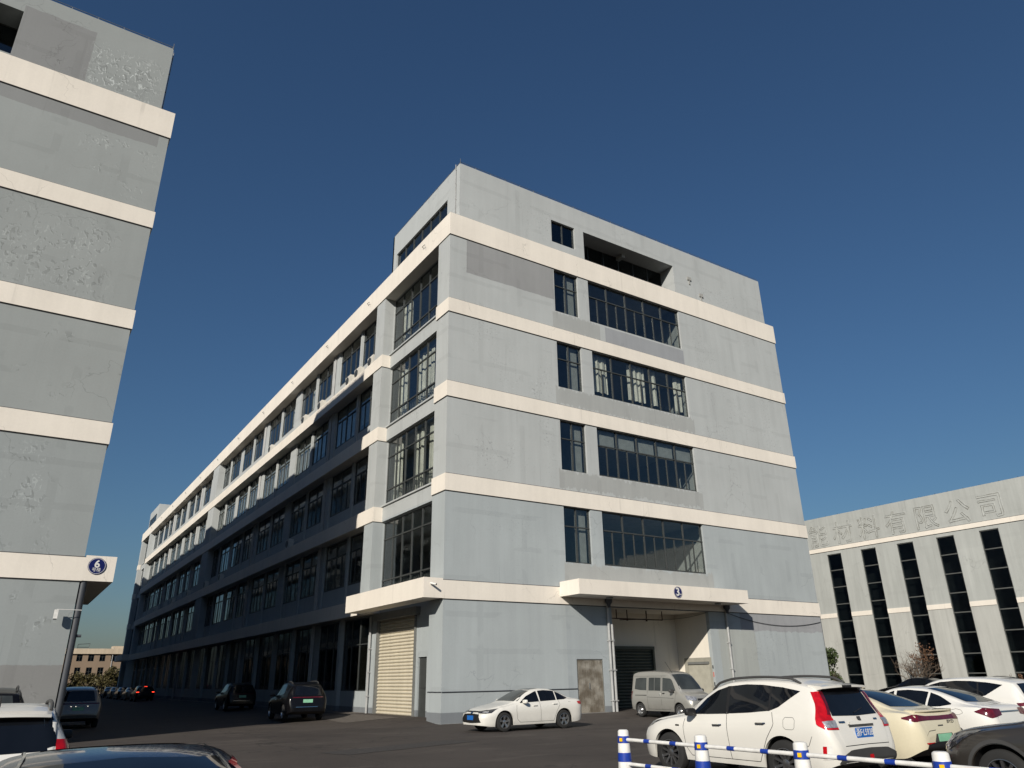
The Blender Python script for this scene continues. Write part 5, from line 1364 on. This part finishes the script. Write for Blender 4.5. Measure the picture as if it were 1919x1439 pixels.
# 9 brown-grey car, its nose at the lower right
c = Car('suv', 'brown', (-2.70, -23.75), 90, 'brown-grey car nose with clear headlamp in the lower right corner', style='ten')
suv_parts(c, rails=True)
for sd_ in (-1, 1):
    L = c.L
    c.lamp('headlamp', M['lamp_dk'], [(.08-L/2, sd_*.56, .86), (.25-L/2, sd_*.78, .90), (.62-L/2, sd_*.91, .97)], [(.04-L/2, sd_*.56, .66), (.18-L/2, sd_*.78, .66), (.34-L/2, sd_*.87, .76)], 12, 6, 0.01, 'front', sd_)
    c.lamp('headlamp_projector', M['lamp'], [(.13-L/2, sd_*.66, .80), (.24-L/2, sd_*.78, .81)], [(.11-L/2, sd_*.66, .70), (.21-L/2, sd_*.78, .70)], 6, 5, 0.016, 'front', sd_)
c.front('grille', M['black'], [(-.45, .84), (.45, .84)], [(-.40, .50), (.40, .50)], 12, 6)
m = MB()
for sd_ in (-1, 1):                      # dark arch trims
    for xc in (c.S['xf'], c.S['xr']):
        P = []
        for k in range(25):
            a = math.pi*k/24; P.append((xc-(c.S['R']+0.075)*math.cos(a)-c.L/2, c.S['R']+(c.S['R']+0.075)*math.sin(a), xc-(c.S['R']+0.125)*math.cos(a)-c.L/2, c.S['R']+(c.S['R']+0.125)*math.sin(a)))
        mm = MB()
        for q in P:
            for x, z in ((q[0], q[1]), (q[2], q[3])): mm.v.append(tuple(c.ray((x, 0, max(z, 0.3)), (0, -sd_, 0), 0.012)))
        for k in range(24): mm.f.append((2*k, 2*k+1, 2*k+3, 2*k+2))
        c.mb('arch_trim', mm, M['trim'], 60)

# 10 white SUV on the left
def left_suv():
    c = Car('cuv', 'white2', (-14.80, -15.25), 90, 'white SUV seen from behind in the lower left, in front of the left building', scale=0.90)
    suv_parts(c, sc=0.957)
    L = c.L
    for sd_ in (-1, 1):
        c.lamp('tail_lamp', M['red'], [(4.16-L/2, sd_*.82, 1.17), (4.34-L/2, sd_*.72, 1.18)], [(4.24-L/2, sd_*.9, .92), (4.46-L/2, sd_*.70, .92)], 8, 5, 0.012, 'rear', sd_)
        c.panel('pillar_gloss', M['carglass'], [(4.12-L/2, sd_*.60, 1.44), (4.18-L/2, sd_*.52, 1.44)], [(4.30-L/2, sd_*.70, 1.07), (4.38-L/2, sd_*.60, 1.07)], 5, 8, 0.006)
    m = MB(); n = 13
    for k in range(n):
        y = -0.60+1.20*k/(n-1); e = 0.05*(abs(y)/0.62)**3
        for x, z in ((4.0, 1.53), (4.33-e, 1.50), (4.33-e, 1.465), (4.13, 1.44)): m.v.append((x-L/2, y, z-0.02*(y/0.6)**2))
    for k in range(n-1):
        for j in range(4): m.f.append((k*4+j, k*4+(j+1) % 4, (k+1)*4+(j+1) % 4, (k+1)*4+j))
    m.f += [(0, 1, 2, 3), ((n-1)*4+3, (n-1)*4+2, (n-1)*4+1, (n-1)*4)]
    c.mb('roof_spoiler', m, c.paint, 35)
    m = MB(); m.tube([(3.75-L/2, 0, 1.58), (3.92-L/2, 0, 1.72)], 0.014, 6, 0.005); c.mb('antenna', m, M['black'])
    c.plate('rear', .80, M['plate_blue'])
left_suv()

# 11 dark SUV roof behind it, 12 grey SUV by the corner pipe
c = Car('suv', 'black', (-15.05, -5.1), 90, 'dark car partly hidden behind the white SUV against the left building', scale=0.965); suv_parts(c, 'carglass_lt')
c = Car('suv', 'grey', (-11.95, 11.0), 90, 'grey SUV with lit plate lamps in the shade beside the left building corner', z=0.0)
suv_parts(c)
L = c.L
c.rear('light_bar', M['darkred'], [(-.78, 1.02), (0, 1.04), (.78, 1.02)], [(-.80, .98), (0, .99), (.80, .98)], 16, 3, 0.01)
c.plate('rear', .80, M['plate_green'])
for y in (-.30, -.12, .34): c.rear('plate_lamp', M['glow_white'], [(y, .90), (y+.03, .90)], [(y, .885), (y+.03, .885)], 3, 2, 0.02)
c.rear('rear_bumper', M['trim'], [(-.74, .52), (0, .56), (.74, .52)], [(-.76, .43), (0, .42), (.76, .43)], 16, 4, 0.014)

# 13, 14 dark SUVs in the shade of the lane
for pos, hd, lb in (((-3.25, 8.05), 86, 'black SUV with green rear plate in the lane shade, nearer to the shutter'), ((-2.15, 23.7), 88, 'black SUV with green rear plate further down the lane')):
    c = Car('suv', 'black', pos, hd, lb, z=0.05); suv_parts(c); c.plate('rear', .86, M['plate_green'])
    c.rear('light_bar', M['darkred'], [(-.70, 1.03), (.70, 1.03)], [(-.70, 1.0), (.70, 1.0)], 12, 2, 0.01)
    c.rear('bumper_strip', M['chrome'], [(-.55, .62), (.45, .62)], [(-.55, .60), (.45, .60)], 10, 2, 0.012)

# 15 braking car and the parked row behind it
c = Car('cuv', 'black', (-2.3, 61.0), 90, 'dark car with lit red brake lamps far down the lane'); suv_parts(c, rails=False, sc=0.957, detail=False)
for sd_ in (-1, 1): c.lamp('brake_lamp', M['glow'], [(4.30-c.L/2, sd_*.84, .98), (4.46-c.L/2, sd_*.62, .98)], [(4.32-c.L/2, sd_*.84, .92), (4.48-c.L/2, sd_*.62, .92)], 8, 3, 0.012, 'rear', sd_)
c.rear('high_brake_lamp', M['glow'], [(-.16, 1.50), (.16, 1.50)], [(-.16, 1.475), (.16, 1.475)], 6, 2, 0.02)
for i, (y, col) in enumerate(((68.5, 'grey'), (75.5, 'navy'), (82.5, 'grey'), (89.5, 'navy'))):
    c = Car('sedan', col, (-2.3, y), 90, '%s parked car beyond the braking one, far down the lane' % ['first', 'second', 'third', 'fourth'][i], scale=K)
    sedan_parts(c, glassm='carglass', detail=False)

# 16 black car right in front of the camera
def near_black():
    c = Car('fast', 'navy', (-14.20, -22.45), 88, 'black car roof and rear glass across the bottom left of the picture', scale=0.918)
    sedan_parts(c, True, detail=True); L = c.L
    for sd_ in (-1, 1):
        c.lamp('tail_lamp', M['red'], [(4.30-L/2, sd_*.88, 1.0), (4.60-L/2, sd_*.78, 1.0)], [(4.32-L/2, sd_*.88, .93), (4.64-L/2, sd_*.78, .92)], 8, 4, 0.01, 'rear', sd_)
        c.panel('roof_moulding', M['chrome'], [(2.2-L/2, sd_*.52, 1.5), (3.0-L/2, sd_*.50, 1.5), (3.8-L/2, sd_*.56, 1.5)], [(2.2-L/2, sd_*.505, 1.5), (3.0-L/2, sd_*.485, 1.5), (3.8-L/2, sd_*.545, 1.5)], 16, 2, 0.012, (0, 0, -1))
    c.side('red_trim', M['red'], [(2.9, 1.40), (3.4, 1.355), (3.8, 1.235), (4.2, 1.10)], [(2.9, 1.385), (3.4, 1.34), (3.8, 1.215), (4.2, 1.08)], (1,), 20, 2, 0.008)
    c.panel('sunroof', M['carglass'], [(1.95-L/2, -.40, 1.5), (1.95-L/2, .40, 1.5)], [(2.75-L/2, -.42, 1.5), (2.75-L/2, .42, 1.5)], 10, 6, 0.005, (0, 0, -1))
near_black()
